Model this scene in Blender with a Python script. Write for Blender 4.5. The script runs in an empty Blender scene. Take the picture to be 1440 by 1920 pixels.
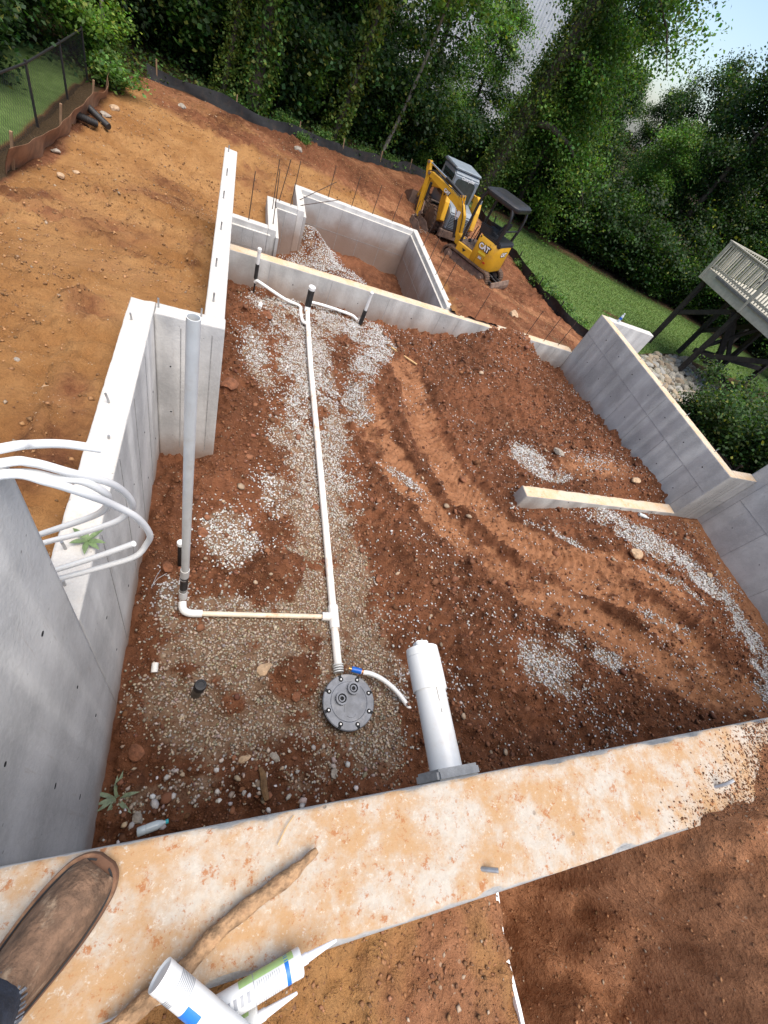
import bpy, math, random
import numpy as np
from mathutils import Vector, Matrix

scene = bpy.context.scene
COL = scene.collection
random.seed(7)
RNG = np.random.default_rng(7)
R = math.radians

# ------------------------------------------------------------------ camera
cam_data = bpy.data.cameras.new('camera')
cam = bpy.data.objects.new('camera', cam_data)
COL.objects.link(cam)
CAM_AXES = [[0.91805, -0.078047, -0.388706], [-0.16347, 0.818696, -0.550468], [0.361194, 0.568899, 0.738846]]
cam.matrix_world = Matrix([[CAM_AXES[0][0], CAM_AXES[0][1], CAM_AXES[0][2], 0.0],
                           [CAM_AXES[1][0], CAM_AXES[1][1], CAM_AXES[1][2], 0.0],
                           [CAM_AXES[2][0], CAM_AXES[2][1], CAM_AXES[2][2], 4.4],
                           [0, 0, 0, 1]])
cam_data.sensor_fit = 'HORIZONTAL'
cam_data.sensor_width = 36.0
cam_data.lens = 795.75 / 1440 * 36.0
cam_data.clip_start = 0.02
cam_data.clip_end = 1000
scene.camera = cam

# ------------------------------------------------------------- sky and sun
SUN_EL, SUN_AZ = 74.0, 300.0      # azimuth of the sun, degrees from +X, counter-clockwise
world = bpy.data.worlds.new('World')
scene.world = world
world.use_nodes = True
wn = world.node_tree
sky = wn.nodes.new('ShaderNodeTexSky')
sky.sky_type = 'NISHITA'
sky.sun_disc = False
sky.sun_elevation = R(SUN_EL)
sky.sun_rotation = R(90.0 - SUN_AZ)
sky.air_density = 0.9
sky.dust_density = 1.6
sky.ozone_density = 1.0
wn.nodes['Background'].inputs['Strength'].default_value = 0.10
wn.links.new(sky.outputs['Color'], wn.nodes['Background'].inputs['Color'])
sun_data = bpy.data.lights.new('sun', 'SUN')
sun_data.energy = 2.4
sun_data.angle = R(60.0)
sun_data.color = (1.0, 0.925, 0.82)
sun = bpy.data.objects.new('sun', sun_data)
COL.objects.link(sun)
sd = Vector((math.cos(R(SUN_EL)) * math.cos(R(SUN_AZ)), math.cos(R(SUN_EL)) * math.sin(R(SUN_AZ)), math.sin(R(SUN_EL))))
sun.location = sd * 40
sun.rotation_euler = sd.to_track_quat('Z', 'Y').to_euler()
scene.view_settings.view_transform = 'Standard'
scene.view_settings.look = 'None'
scene.view_settings.gamma = 1.0
scene.view_settings.use_curve_mapping = False
scene.view_settings.exposure = 1.18
scene.render.engine = 'CYCLES'
scene.cycles.max_bounces = 6
scene.cycles.diffuse_bounces = 4
scene.cycles.transparent_max_bounces = 6

# ------------------------------------------------------------------ helpers
def hash2(ix, iy, s):
    with np.errstate(over='ignore'):
        n = ix.astype(np.uint32) * np.uint32(374761393) + iy.astype(np.uint32) * np.uint32(668265263) + np.uint32(s * 97463 % 4294967295)
        n = (n ^ (n >> np.uint32(13))) * np.uint32(1274126177)
        n = (n ^ (n >> np.uint32(16))) * np.uint32(2246822519)
        n = n ^ (n >> np.uint32(15))
    return n.astype(np.float64) / 4294967295.0

def vnoise(x, y, s=0):
    x = np.asarray(x, float); y = np.asarray(y, float)
    ix = np.floor(x); iy = np.floor(y)
    fx = x - ix; fy = y - iy
    ix = ix.astype(np.int64) + 100000; iy = iy.astype(np.int64) + 100000
    u = fx * fx * fx * (fx * (fx * 6 - 15) + 10); v = fy * fy * fy * (fy * (fy * 6 - 15) + 10)
    a = hash2(ix, iy, s); b = hash2(ix + 1, iy, s); c = hash2(ix, iy + 1, s); d = hash2(ix + 1, iy + 1, s)
    return (a * (1 - u) + b * u) * (1 - v) + (c * (1 - u) + d * u) * v

def fbm(x, y, s=0, octv=4, gain=0.5):
    t = 0; a = 1.0; tot = 0
    for o in range(octv):
        t = t + a * (vnoise(x, y, s + o * 17) - 0.5) * 2
        tot += a; a *= gain
        x = x * 2.03 + 11.3; y = y * 2.03 + 5.7
    return t / tot

def clods(x, y, cell, s=0, fill=0.8):
    """Rounded lumps: height of domes scattered one to a cell."""
    gx = x / cell; gy = y / cell
    ix = np.floor(gx).astype(np.int64) + 100000; iy = np.floor(gy).astype(np.int64) + 100000
    best = np.zeros_like(gx)
    for dx in (-1, 0, 1):
        for dy in (-1, 0, 1):
            jx = ix + dx; jy = iy + dy
            px = jx - 100000 + hash2(jx, jy, s); py = jy - 100000 + hash2(jx, jy, s + 1)
            rad = 0.25 + 0.55 * hash2(jx, jy, s + 2)
            on = hash2(jx, jy, s + 3) < fill
            d2 = ((gx - px) ** 2 + (gy - py) ** 2) / rad ** 2
            hgt = np.where(on & (d2 < 1), np.sqrt(np.maximum(0, 1 - d2)) * rad, 0)
            best = np.maximum(best, hgt)
    return best * cell

def sstep(a, b, x):
    t = np.clip((np.asarray(x, float) - a) / (b - a), 0, 1)
    return t * t * (3 - 2 * t)

def bump2(x, y, cx, cy, rx, ry, rot=0.0):
    c, s = math.cos(rot), math.sin(rot)
    u = ((x - cx) * c + (y - cy) * s) / rx; v = (-(x - cx) * s + (y - cy) * c) / ry
    return np.exp(-(u * u + v * v))

def poly_dist(x, y, pts):
    """Distance to a polyline, signed side offset and arc length at the nearest point."""
    best = np.full(x.shape, 1e9); side = np.zeros_like(x); arc = np.zeros_like(x)
    acc = 0.0
    for (x0, y0), (x1, y1) in zip(pts[:-1], pts[1:]):
        dx, dy = x1 - x0, y1 - y0
        L = math.hypot(dx, dy)
        t = np.clip(((x - x0) * dx + (y - y0) * dy) / L ** 2, 0, 1)
        d = np.hypot(x - x0 - t * dx, y - y0 - t * dy)
        sg = np.sign((x - x0) * dy - (y - y0) * dx)
        m = d < best
        best = np.where(m, d, best); side = np.where(m, sg * d, side); arc = np.where(m, acc + t * L, arc)
        acc += L
    return best, side, arc

def smooth_path(pts, n=8):
    """Catmull-Rom through the points."""
    P = [Vector(p) for p in pts]
    P = [P[0] * 2 - P[1]] + P + [P[-1] * 2 - P[-2]]
    out = []
    for i in range(1, len(P) - 2):
        p0, p1, p2, p3 = P[i - 1], P[i], P[i + 1], P[i + 2]
        for k in range(n):
            t = k / n
            out.append(0.5 * ((2 * p1) + (p2 - p0) * t + (2 * p0 - 5 * p1 + 4 * p2 - p3) * t * t + (3 * p1 - p0 - 3 * p2 + p3) * t ** 3))
    out.append(P[-2])
    return out

def mesh_np(name, verts, faces, smooth=False, attrs=None):
    verts = np.asarray(verts, np.float32); faces = np.asarray(faces, np.int32)
    k = faces.shape[1]
    me = bpy.data.meshes.new(name)
    me.vertices.add(len(verts)); me.vertices.foreach_set('co', verts.ravel())
    me.loops.add(faces.size); me.loops.foreach_set('vertex_index', faces.ravel())
    me.polygons.add(len(faces))
    me.polygons.foreach_set('loop_start', np.arange(0, faces.size, k, dtype=np.int32))
    if smooth:
        me.polygons.foreach_set('use_smooth', np.ones(len(faces), bool))
    me.update(calc_edges=True)
    for an, av in (attrs or {}).items():
        a = me.attributes.new(an, 'FLOAT_COLOR', 'POINT')
        av = np.asarray(av, np.float32)
        if av.shape[1] == 3:
            av = np.concatenate([av, np.ones((len(av), 1), np.float32)], 1)
        a.data.foreach_set('color', av.ravel())
    return me

def link(name, me, material=None, parent=None, loc=None):
    o = bpy.data.objects.new(name, me)
    COL.objects.link(o)
    if material is not None and me is not None and len(me.materials) == 0:
        me.materials.append(material)
    if parent is not None:
        o.parent = parent
    if loc is not None:
        o.location = loc
    return o

def tag(o, label=None, cat=None, group=None, kind=None):
    if label: o['label'] = label
    if cat: o['category'] = cat
    if group: o['group'] = group
    if kind: o['kind'] = kind
    return o

def thing(name, label, cat, loc=(0, 0, 0), rz=0.0, group=None, scale=1.0):
    o = bpy.data.objects.new(name, None)
    COL.objects.link(o)
    o.empty_display_size = 0.1
    o.location = loc; o.rotation_euler = (0, 0, rz); o.scale = (scale,) * 3
    return tag(o, label, cat, group)

def copy_tree(o, parent=None):
    c = o.copy(); COL.objects.link(c); c.parent = parent
    for ch in list(o.children):
        copy_tree(ch, c)
    return c

class MB:
    """Collects simple solids and links them as one mesh object."""
    def __init__(self): self.v = []; self.f = []
    def add(self, vs, fs):
        n = len(self.v); self.v += [tuple(p) for p in vs]; self.f += [tuple(i + n for i in f) for f in fs]; return self
    def box(self, a, b, c=0.0):
        (x0, y0, z0), (x1, y1, z1) = a, b
        vs = [(x0, y0, z0), (x1, y0, z0), (x1, y1, z0), (x0, y1, z0), (x0, y0, z1), (x1, y0, z1), (x1, y1, z1), (x0, y1, z1)]
        return self.add(vs, [(0, 3, 2, 1), (4, 5, 6, 7), (0, 1, 5, 4), (1, 2, 6, 5), (2, 3, 7, 6), (3, 0, 4, 7)])
    def cbox(self, a, b, c):
        """Box with its vertical and top edges chamfered by c."""
        (x0, y0, z0), (x1, y1, z1) = a, b
        pl = [(x0 + c, y0), (x1 - c, y0), (x1, y0 + c), (x1, y1 - c), (x1 - c, y1), (x0 + c, y1), (x0, y1 - c), (x0, y0 + c)]
        mx, my = (x0 + x1) / 2, (y0 + y1) / 2
        def ins(p): return (min(max(p[0], x0 + c), x1 - c), min(max(p[1], y0 + c), y1 - c))
        vs = [(p[0], p[1], z0) for p in pl] + [(p[0], p[1], z1 - c) for p in pl] + [(ins(p)[0], ins(p)[1], z1) for p in pl]
        fs = [tuple(range(7, -1, -1)), tuple(range(16, 24))]
        for r in (0, 8):
            for i in range(8):
                j = (i + 1) % 8
                fs.append((r + i, r + j, r + 8 + j, r + 8 + i))
        return self.add(vs, fs)
    def bar(self, p, q, w, h=None, up=(0, 0, 1)):
        p, q = Vector(p), Vector(q); h = h or w
        d = (q - p).normalized(); u = Vector(up)
        if abs(d.dot(u)) > 0.98: u = Vector((1, 0, 0))
        s = d.cross(u).normalized(); t = s.cross(d).normalized()
        vs = []
        for c in (p, q):
            for a, b in ((-1, -1), (1, -1), (1, 1), (-1, 1)):
                vs.append(c + s * (a * w / 2) + t * (b * h / 2))
        return self.add(vs, [(0, 1, 2, 3), (7, 6, 5, 4), (0, 4, 5, 1), (1, 5, 6, 2), (2, 6, 7, 3), (3, 7, 4, 0)])
    def tube(self, pts, r, n=8, cap=True):
        pts = [Vector(p) for p in pts]
        rs = r if isinstance(r, (list, tuple)) else [r] * len(pts)
        base = len(self.v); fr = None
        for i, p in enumerate(pts):
            d = (pts[min(i + 1, len(pts) - 1)] - pts[max(i - 1, 0)]).normalized()
            if fr is None:
                u = Vector((0, 0, 1)) if abs(d.z) < 0.9 else Vector((1, 0, 0))
                fr = (u - d * u.dot(d)).normalized()
            else:
                fr = (fr - d * fr.dot(d)).normalized()
            b = d.cross(fr)
            for k in range(n):
                a = 2 * math.pi * k / n
                self.v.append(tuple(p + (fr * math.cos(a) + b * math.sin(a)) * rs[i]))
        for i in range(len(pts) - 1):
            for k in range(n):
                a = base + i * n + k; b2 = base + i * n + (k + 1) % n
                self.f.append((a, b2, b2 + n, a + n))
        if cap:
            self.f.append(tuple(base + k for k in range(n - 1, -1, -1)))
            self.f.append(tuple(base + (len(pts) - 1) * n + k for k in range(n)))
        return self
    def pipe(self, p, q, ro, ri, n=20):
        """Hollow open-ended pipe."""
        p, q = Vector(p), Vector(q); d = (q - p).normalized()
        u = Vector((0, 0, 1)) if abs(d.z) < 0.9 else Vector((1, 0, 0))
        s = (u - d * u.dot(d)).normalized(); t = d.cross(s)
        b = len(self.v)
        for c, rr in ((p, ro), (q, ro), (q, ri), (p, ri)):
            for k in range(n):
                a = 2 * math.pi * k / n
                self.v.append(tuple(c + (s * math.cos(a) + t * math.sin(a)) * rr))
        for r in range(4):
            for k in range(n):
                k2 = (k + 1) % n; r2 = (r + 1) % 4
                self.f.append((b + r * n + k, b + r * n + k2, b + r2 * n + k2, b + r2 * n + k))
        return self
    def prism(self, poly, a, b, axis='y'):
        """Extrude a 2-D polygon: axis y takes (x,z), axis z takes (x,y), axis x takes (y,z)."""
        n = len(poly)
        def P(p, t):
            return {'y': (p[0], t, p[1]), 'z': (p[0], p[1], t), 'x': (t, p[0], p[1])}[axis]
        vs = [P(p, a) for p in poly] + [P(p, b) for p in poly]
        fs = [tuple(range(n - 1, -1, -1)), tuple(range(n, 2 * n))] + [(i, (i + 1) % n, n + (i + 1) % n, n + i) for i in range(n)]
        return self.add(vs, fs)
    def lathe(self, prof, c=(0, 0, 0), n=24, axis='z'):
        b = len(self.v); c = Vector(c)
        for r, h in prof:
            for k in range(n):
                a = 2 * math.pi * k / n
                p = {'z': (r * math.cos(a), r * math.sin(a), h), 'y': (r * math.cos(a), h, r * math.sin(a)), 'x': (h, r * math.cos(a), r * math.sin(a))}[axis]
                self.v.append(tuple(c + Vector(p)))
        for i in range(len(prof) - 1):
            for k in range(n):
                k2 = (k + 1) % n
                self.f.append((b + i * n + k, b + i * n + k2, b + (i + 1) * n + k2, b + (i + 1) * n + k))
        self.f.append(tuple(b + k for k in range(n - 1, -1, -1)))
        self.f.append(tuple(b + (len(prof) - 1) * n + k for k in range(n)))
        return self
    def xf(self, m, start=0):
        for i in range(start, len(self.v)): self.v[i] = tuple(m @ Vector(self.v[i]))
        return self
    def build(self, name, material, parent=None, smooth=False, bevel=0.0, loc=None):
        import bmesh
        me = bpy.data.meshes.new(name)
        me.from_pydata(self.v, [], self.f)
        bm = bmesh.new(); bm.from_mesh(me)
        bmesh.ops.recalc_face_normals(bm, faces=bm.faces)
        if bevel:
            es = [e for e in bm.edges if len(e.link_faces) == 2 and e.calc_face_angle(0) > 0.6]
            bmesh.ops.bevel(bm, geom=es, offset=bevel, segments=2, affect='EDGES', clamp_overlap=True)
        bm.to_mesh(me); bm.free()
        if smooth:
            me.polygons.foreach_set('use_smooth', np.ones(len(me.polygons), bool))
            me.set_sharp_from_angle(angle=R(40))
        return link(name, me, material, parent, loc)

# ---------------------------------------------------------------- materials
def new_mat(name):
    m = bpy.data.materials.new(name); m.use_nodes = True
    nt = m.node_tree
    return m, nt, nt.nodes['Principled BSDF']

def nd(nt, typ, **kw):
    n = nt.nodes.new(typ)
    for k, v in kw.items():
        if k in n.inputs: n.inputs[k].default_value = v
        else: setattr(n, k, v)
    return n

def rgba(c): return (c[0], c[1], c[2], 1.0)

def mixc(nt, fac, a, b, blend='MIX'):
    m = nt.nodes.new('ShaderNodeMix'); m.data_type = 'RGBA'; m.blend_type = blend
    for i, v in ((0, fac), (6, a), (7, b)):
        if hasattr(v, 'default_value') or hasattr(v, 'is_linked'):
            nt.links.new(v, m.inputs[i])
        else:
            m.inputs[i].default_value = v if i == 0 else rgba(v)
    return m.outputs[2]

def noise(nt, vec, scale, detail=4, rough=0.55, dist=0.0):
    n = nd(nt, 'ShaderNodeTexNoise', Scale=scale, Detail=detail, Roughness=rough, Distortion=dist)
    nt.links.new(vec, n.inputs['Vector'])
    return n.outputs['Fac']

def ramp(nt, fac, lo, hi, a=0.0, b=1.0):
    r = nd(nt, 'ShaderNodeMapRange', interpolation_type='SMOOTHSTEP')
    nt.links.new(fac, r.inputs['Value'])
    r.inputs['From Min'].default_value = lo; r.inputs['From Max'].default_value = hi
    r.inputs['To Min'].default_value = a; r.inputs['To Max'].default_value = b
    return r.outputs['Result']

def math_n(nt, op, a, b):
    m = nd(nt, 'ShaderNodeMath', operation=op)
    for i, v in ((0, a), (1, b)):
        if hasattr(v, 'is_linked'): nt.links.new(v, m.inputs[i])
        else: m.inputs[i].default_value = v
    return m.outputs[0]

def bump(nt, bsdf, h, strength=0.4, dist=0.01, prev=None):
    b = nd(nt, 'ShaderNodeBump', Strength=strength, Distance=dist)
    nt.links.new(h, b.inputs['Height'])
    if prev is not None: nt.links.new(prev, b.inputs['Normal'])
    nt.links.new(b.outputs['Normal'], bsdf.inputs['Normal'])
    return b.outputs['Normal']

def obco(nt): return nt.nodes.new('ShaderNodeTexCoord').outputs['Object']

def simple(name, col, rough=0.5, metal=0.0, var=0.15, scale=8.0, dirt=None, dirt_amt=0.4, bmp=0.0, bscale=60, spec=0.5):
    m, nt, b = new_mat(name)
    co = obco(nt)
    n1 = noise(nt, co, scale, 5, 0.6)
    lo = tuple(max(0, c * (1 - var)) for c in col); hi = tuple(min(1, c * (1 + var)) for c in col)
    c = mixc(nt, ramp(nt, n1, 0.3, 0.7), lo, hi)
    if dirt:
        n2 = noise(nt, co, scale * 0.6 + 1, 6, 0.7)
        c = mixc(nt, ramp(nt, n2, 0.5, 0.72, 0, dirt_amt), c, dirt)
    nt.links.new(c, b.inputs['Base Color'])
    b.inputs['Roughness'].default_value = rough; b.inputs['Metallic'].default_value = metal
    b.inputs['Specular IOR Level'].default_value = spec
    if bmp:
        bump(nt, b, noise(nt, co, bscale, 4, 0.6), bmp, 0.01)
    return m

def concrete(name, side, top, stain, stain_amt, top_stain, top_amt, tscale=3.0):
    m, nt, b = new_mat(name)
    co = obco(nt)
    geo = nt.nodes.new('ShaderNodeNewGeometry')
    sep = nt.nodes.new('ShaderNodeSeparateXYZ'); nt.links.new(geo.outputs['Normal'], sep.inputs[0])
    up = ramp(nt, sep.outputs['Z'], 0.55, 0.85)
    # side: cloudy grey with vertical rain streaks, dark pinholes, brown soil splash at the foot
    mp = nd(nt, 'ShaderNodeMapping'); mp.inputs['Scale'].default_value = (7, 7, 0.7); nt.links.new(co, mp.inputs['Vector'])
    cl = noise(nt, co, 1.6, 6, 0.6); st = noise(nt, mp.outputs['Vector'], 1.0, 5, 0.6); fine = noise(nt, co, 34, 4, 0.7)
    c = mixc(nt, ramp(nt, cl, 0.33, 0.68), tuple(v * 0.78 for v in side), tuple(v * 1.12 for v in side))
    c = mixc(nt, ramp(nt, st, 0.45, 0.75, 0, 0.4), c, tuple(v * 0.72 for v in side))
    c = mixc(nt, ramp(nt, fine, 0.4, 0.7, 0, 0.25), c, tuple(v * 1.25 for v in side))
    vor = nd(nt, 'ShaderNodeTexVoronoi', Scale=16.0); nt.links.new(co, vor.inputs['Vector'])
    pin = ramp(nt, vor.outputs['Distance'], 0.05, 0.11, 1, 0)
    sel = noise(nt, co, 5.0, 2)
    pin = math_n(nt, 'MULTIPLY', pin, ramp(nt, sel, 0.5, 0.6))
    c = mixc(nt, math_n(nt, 'MULTIPLY', pin, 0.55), c, (0.07, 0.065, 0.06))
    sp = nt.nodes.new('ShaderNodeSeparateXYZ'); nt.links.new(co, sp.inputs[0])
    foot = math_n(nt, 'ADD', sp.outputs['Z'], math_n(nt, 'MULTIPLY', noise(nt, co, 2.2, 5), 0.55))
    c = mixc(nt, ramp(nt, foot, 0.2, 0.85, stain_amt, 0), c, stain)
    drip = noise(nt, mp.outputs['Vector'], 2.3, 6, 0.7)
    c = mixc(nt, ramp(nt, drip, 0.6, 0.72, 0, 0.35), c, (0.30, 0.22, 0.15))
    # top: pale laitance with stains
    tn = noise(nt, co, tscale, 9, 0.72, 0.0); tn2 = noise(nt, co, tscale * 3.4, 8, 0.8); tf = noise(nt, co, 60, 4, 0.7)
    t = mixc(nt, ramp(nt, tf, 0.35, 0.7), tuple(v * 0.9 for v in top), top)
    t = mixc(nt, ramp(nt, tn, 0.5 - 0.12 * top_amt, 0.62, 0, min(1, top_amt)), t, top_stain[0])
    t = mixc(nt, ramp(nt, tn2, 0.555, 0.62, 0, top_amt * 0.9), t, top_stain[1])
    if top_amt > .9: t = mixc(nt, ramp(nt, noise(nt, co, 2.6, 8, 0.7), 0.62, 0.7, 0, 0.6), t, (0.42, 0.40, 0.38))
    t3 = noise(nt, co, tscale * 11, 6, 0.75, 0.0)
    t = mixc(nt, ramp(nt, t3, 0.56, 0.66, 0, top_amt * 0.75), t, tuple(min(1, v * 1.12) for v in top))
    t = mixc(nt, ramp(nt, t3, 0.34, 0.42, top_amt * 0.55, 0), t, top_stain[1])
    t = mixc(nt, math_n(nt, 'MULTIPLY', pin, 0.5), t, (0.16, 0.12, 0.09))
    nt.links.new(mixc(nt, up, c, t), b.inputs['Base Color'])
    b.inputs['Roughness'].default_value = 0.86
    b.inputs['Specular IOR Level'].default_value = 0.25
    hgt = math_n(nt, 'SUBTRACT', math_n(nt, 'ADD', noise(nt, co, 45, 5, 0.7), math_n(nt, 'MULTIPLY', tn2, 0.8)), math_n(nt, 'MULTIPLY', pin, 0.8))
    bump(nt, b, hgt, 0.55, 0.008)
    return m

M = {}
M['wall'] = concrete('poured_concrete', (0.52, 0.51, 0.49), (0.60, 0.575, 0.535), (0.24, 0.13, 0.07), 0.75, ((0.50, 0.42, 0.33), (0.50, 0.34, 0.2)), 0.22)
M['wall_tan'] = concrete('concrete_with_tan_top', (0.44, 0.435, 0.42), (0.60, 0.50, 0.385), (0.24, 0.13, 0.07), 0.75, ((0.58, 0.38, 0.2), (0.45, 0.25, 0.12)), 0.7)
M['wall_near'] = concrete('concrete_with_clay_stains', (0.38, 0.38, 0.37), (0.465, 0.415, 0.35), (0.24, 0.13, 0.07), 0.75, ((0.40, 0.25, 0.13), (0.33, 0.135, 0.05)), 1.0, 7.0)
M['seam'] = simple('form_seam_grey', (0.33, 0.325, 0.315), 0.9, var=0.25, scale=30)

def soil_mat():
    """Soil whose kind comes from the painted-in soil map: compacted clay, gravel fines, tan fill, grass litter."""
    m, nt, b = new_mat('clay_soil')
    co = obco(nt)
    at = nd(nt, 'ShaderNodeAttribute', attribute_name='soil')
    sp = nt.nodes.new('ShaderNodeSeparateColor'); nt.links.new(at.outputs['Color'], sp.inputs[0])
    at2 = nd(nt, 'ShaderNodeAttribute', attribute_name='cover')
    sp2 = nt.nodes.new('ShaderNodeSeparateColor'); nt.links.new(at2.outputs['Color'], sp2.inputs[0])
    big = noise(nt, co, 0.9, 5, 0.6); mid = noise(nt, co, 7, 6, 0.65); fine = noise(nt, co, 55, 5, 0.75)
    def wob(s, amt): return ramp(nt, math_n(nt, 'ADD', s, math_n(nt, 'MULTIPLY', math_n(nt, 'SUBTRACT', mid, 0.5), amt)), 0.3, 0.7)
    loose = mixc(nt, ramp(nt, big, 0.36, 0.64), (0.100, 0.039, 0.020), (0.215, 0.085, 0.042))
    loose = mixc(nt, ramp(nt, mid, 0.35, 0.75, 0, 0.6), loose, (0.285, 0.12, 0.06))
    comp = mixc(nt, ramp(nt, mid, 0.3, 0.7), (0.26, 0.112, 0.053), (0.41, 0.195, 0.10))
    grav = mixc(nt, ramp(nt, mid, 0.3, 0.7), (0.185, 0.105, 0.064), (0.30, 0.195, 0.128))
    tan = mixc(nt, ramp(nt, big, 0.32, 0.66), (0.29, 0.135, 0.046), (0.42, 0.225, 0.09))
    tan = mixc(nt, ramp(nt, mid, 0.45, 0.75, 0, 0.5), tan, (0.235, 0.11, 0.045))
    c = mixc(nt, wob(sp.outputs[0], 0.5), loose, comp)
    c = mixc(nt, wob(sp.outputs[2], 0.5), c, tan)
    c = mixc(nt, wob(sp.outputs[1], 0.7), c, grav)
    grass = mixc(nt, ramp(nt, mid, 0.3, 0.7), (0.10, 0.165, 0.045), (0.15, 0.225, 0.07))
    c = mixc(nt, wob(sp2.outputs[0], 0.15), c, grass)
    litter = mixc(nt, ramp(nt, fine, 0.3, 0.7), (0.03, 0.022, 0.012), (0.085, 0.055, 0.03))
    c = mixc(nt, wob(sp2.outputs[1], 0.5), c, litter)
    mulch = mixc(nt, ramp(nt, fine, 0.3, 0.7), (0.10, 0.05, 0.028), (0.21, 0.125, 0.07))
    c = mixc(nt, wob(sp2.outputs[2], 0.4), c, mulch)
    c = mixc(nt, ramp(nt, fine, 0.35, 0.7), c, mixc(nt, 0.45, c, (0.5, 0.4, 0.3)), 'MIX') if False else mixc(nt, ramp(nt, fine, 0.3, 0.7, 0.75, 1.0), (0.02, 0.012, 0.008), c)
    vor = nd(nt, 'ShaderNodeTexVoronoi', Scale=38.0); nt.links.new(co, vor.inputs['Vector'])
    peb = math_n(nt, 'MULTIPLY', ramp(nt, vor.outputs['Distance'], 0.12, 0.2, 1, 0), ramp(nt, noise(nt, co, 3.1, 3), 0.55, 0.7, 0, 0.7))
    c = mixc(nt, peb, c, (0.5, 0.4, 0.29))
    nt.links.new(c, b.inputs['Base Color'])
    b.inputs['Roughness'].default_value = 0.95; b.inputs['Specular IOR Level'].default_value = 0.12
    h = math_n(nt, 'ADD', math_n(nt, 'MULTIPLY', mid, 1.2), math_n(nt, 'ADD', math_n(nt, 'MULTIPLY', fine, 0.7), math_n(nt, 'MULTIPLY', noise(nt, co, 22, 4, 0.7), 0.9)))
    bump(nt, b, h, 0.9, 0.03)
    return m
M['soil'] = soil_mat()

def tint_mat(name, rough=0.85, trans=0.0, bmp=0.0, spec=0.3):
    """Colour from the per-piece tint attribute, with slight grain."""
    m, nt, b = new_mat(name)
    at = nd(nt, 'ShaderNodeAttribute', attribute_name='tint')
    co = obco(nt)
    n = noise(nt, co, 25, 4, 0.6)
    c = mixc(nt, 1.0, at.outputs['Color'], mixc(nt, ramp(nt, n, 0.3, 0.7), (0.78, 0.78, 0.78), (1, 1, 1)), 'MULTIPLY')
    nt.links.new(c, b.inputs['Base Color'])
    b.inputs['Roughness'].default_value = rough; b.inputs['Specular IOR Level'].default_value = spec
    if bmp: bump(nt, b, noise(nt, co, 60, 4, 0.7), bmp, 0.01)
    if trans:
        tr = nt.nodes.new('ShaderNodeBsdfTranslucent')
        tc = mixc(nt, 1.0, c, (1.5, 1.6, 0.6), 'MULTIPLY')
        nt.links.new(tc, tr.inputs['Color'])
        mx = nd(nt, 'ShaderNodeMixShader'); mx.inputs[0].default_value = trans
        nt.links.new(b.outputs[0], mx.inputs[1]); nt.links.new(tr.outputs[0], mx.inputs[2])
        nt.links.new(mx.outputs[0], nt.nodes['Material Output'].inputs['Surface'])
    return m
M['stone'] = tint_mat('broken_stone', 0.85, bmp=0.3)
M['leaf'] = tint_mat('leaf_green', 0.55, 0.34, spec=0.3)
M['pvc'] = simple('white_pvc', (0.78, 0.79, 0.78), 0.35, var=0.04, dirt=(0.55, 0.38, 0.22), dirt_amt=0.25, scale=5)
M['pvc_orange'] = simple('orange_stained_pvc', (0.72, 0.62, 0.48), 0.5, var=0.1, dirt=(0.55, 0.24, 0.07), dirt_amt=0.95, scale=3)
M['pvc_dirty'] = simple('clay_smeared_pvc', (0.76, 0.74, 0.70), 0.5, var=0.06, dirt=(0.50, 0.24, 0.08), dirt_amt=0.8, scale=4)
M['pvc_grey'] = simple('grey_white_pvc', (0.60, 0.61, 0.60), 0.4, var=0.06, dirt=(0.4, 0.3, 0.2), dirt_amt=0.3)
M['pex'] = simple('white_pex_tubing', (0.80, 0.80, 0.785), 0.32, var=0.03)
M['rubber'] = simple('black_rubber', (0.018, 0.018, 0.019), 0.55, var=0.3, dirt=(0.12, 0.07, 0.04), dirt_amt=0.3)
M['lid'] = simple('grey_plastic_lid', (0.17, 0.18, 0.205), 0.4, var=0.25, scale=9, dirt=(0.42, 0.40, 0.38), dirt_amt=0.5)
M['dark'] = simple('dark_hole', (0.012, 0.012, 0.013), 0.8)
M['blue'] = simple('blue_plastic', (0.01, 0.12, 0.52), 0.35, var=0.1)
M['steel'] = simple('galvanised_steel', (0.42, 0.42, 0.42), 0.45, 0.7, var=0.2, scale=20, dirt=(0.3, 0.16, 0.08), dirt_amt=0.5)
M['rebar'] = simple('rusty_rebar', (0.075, 0.048, 0.036), 0.8, 0.2, var=0.3, scale=15)
M['foam'] = simple('grey_sealant', (0.42, 0.42, 0.41), 0.9, var=0.15, scale=20, bmp=0.4)
M['wood'] = simple('weathered_stick', (0.33, 0.20, 0.105), 0.85, var=0.4, scale=45, bmp=0.8, bscale=90, dirt=(0.24, 0.11, 0.05), dirt_amt=0.5)
M['lumber'] = simple('fresh_lumber', (0.55, 0.36, 0.17), 0.8, var=0.15, scale=10)
M['white_panel'] = simple('white_board_edge', (0.78, 0.77, 0.74), 0.7, var=0.06)
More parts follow.
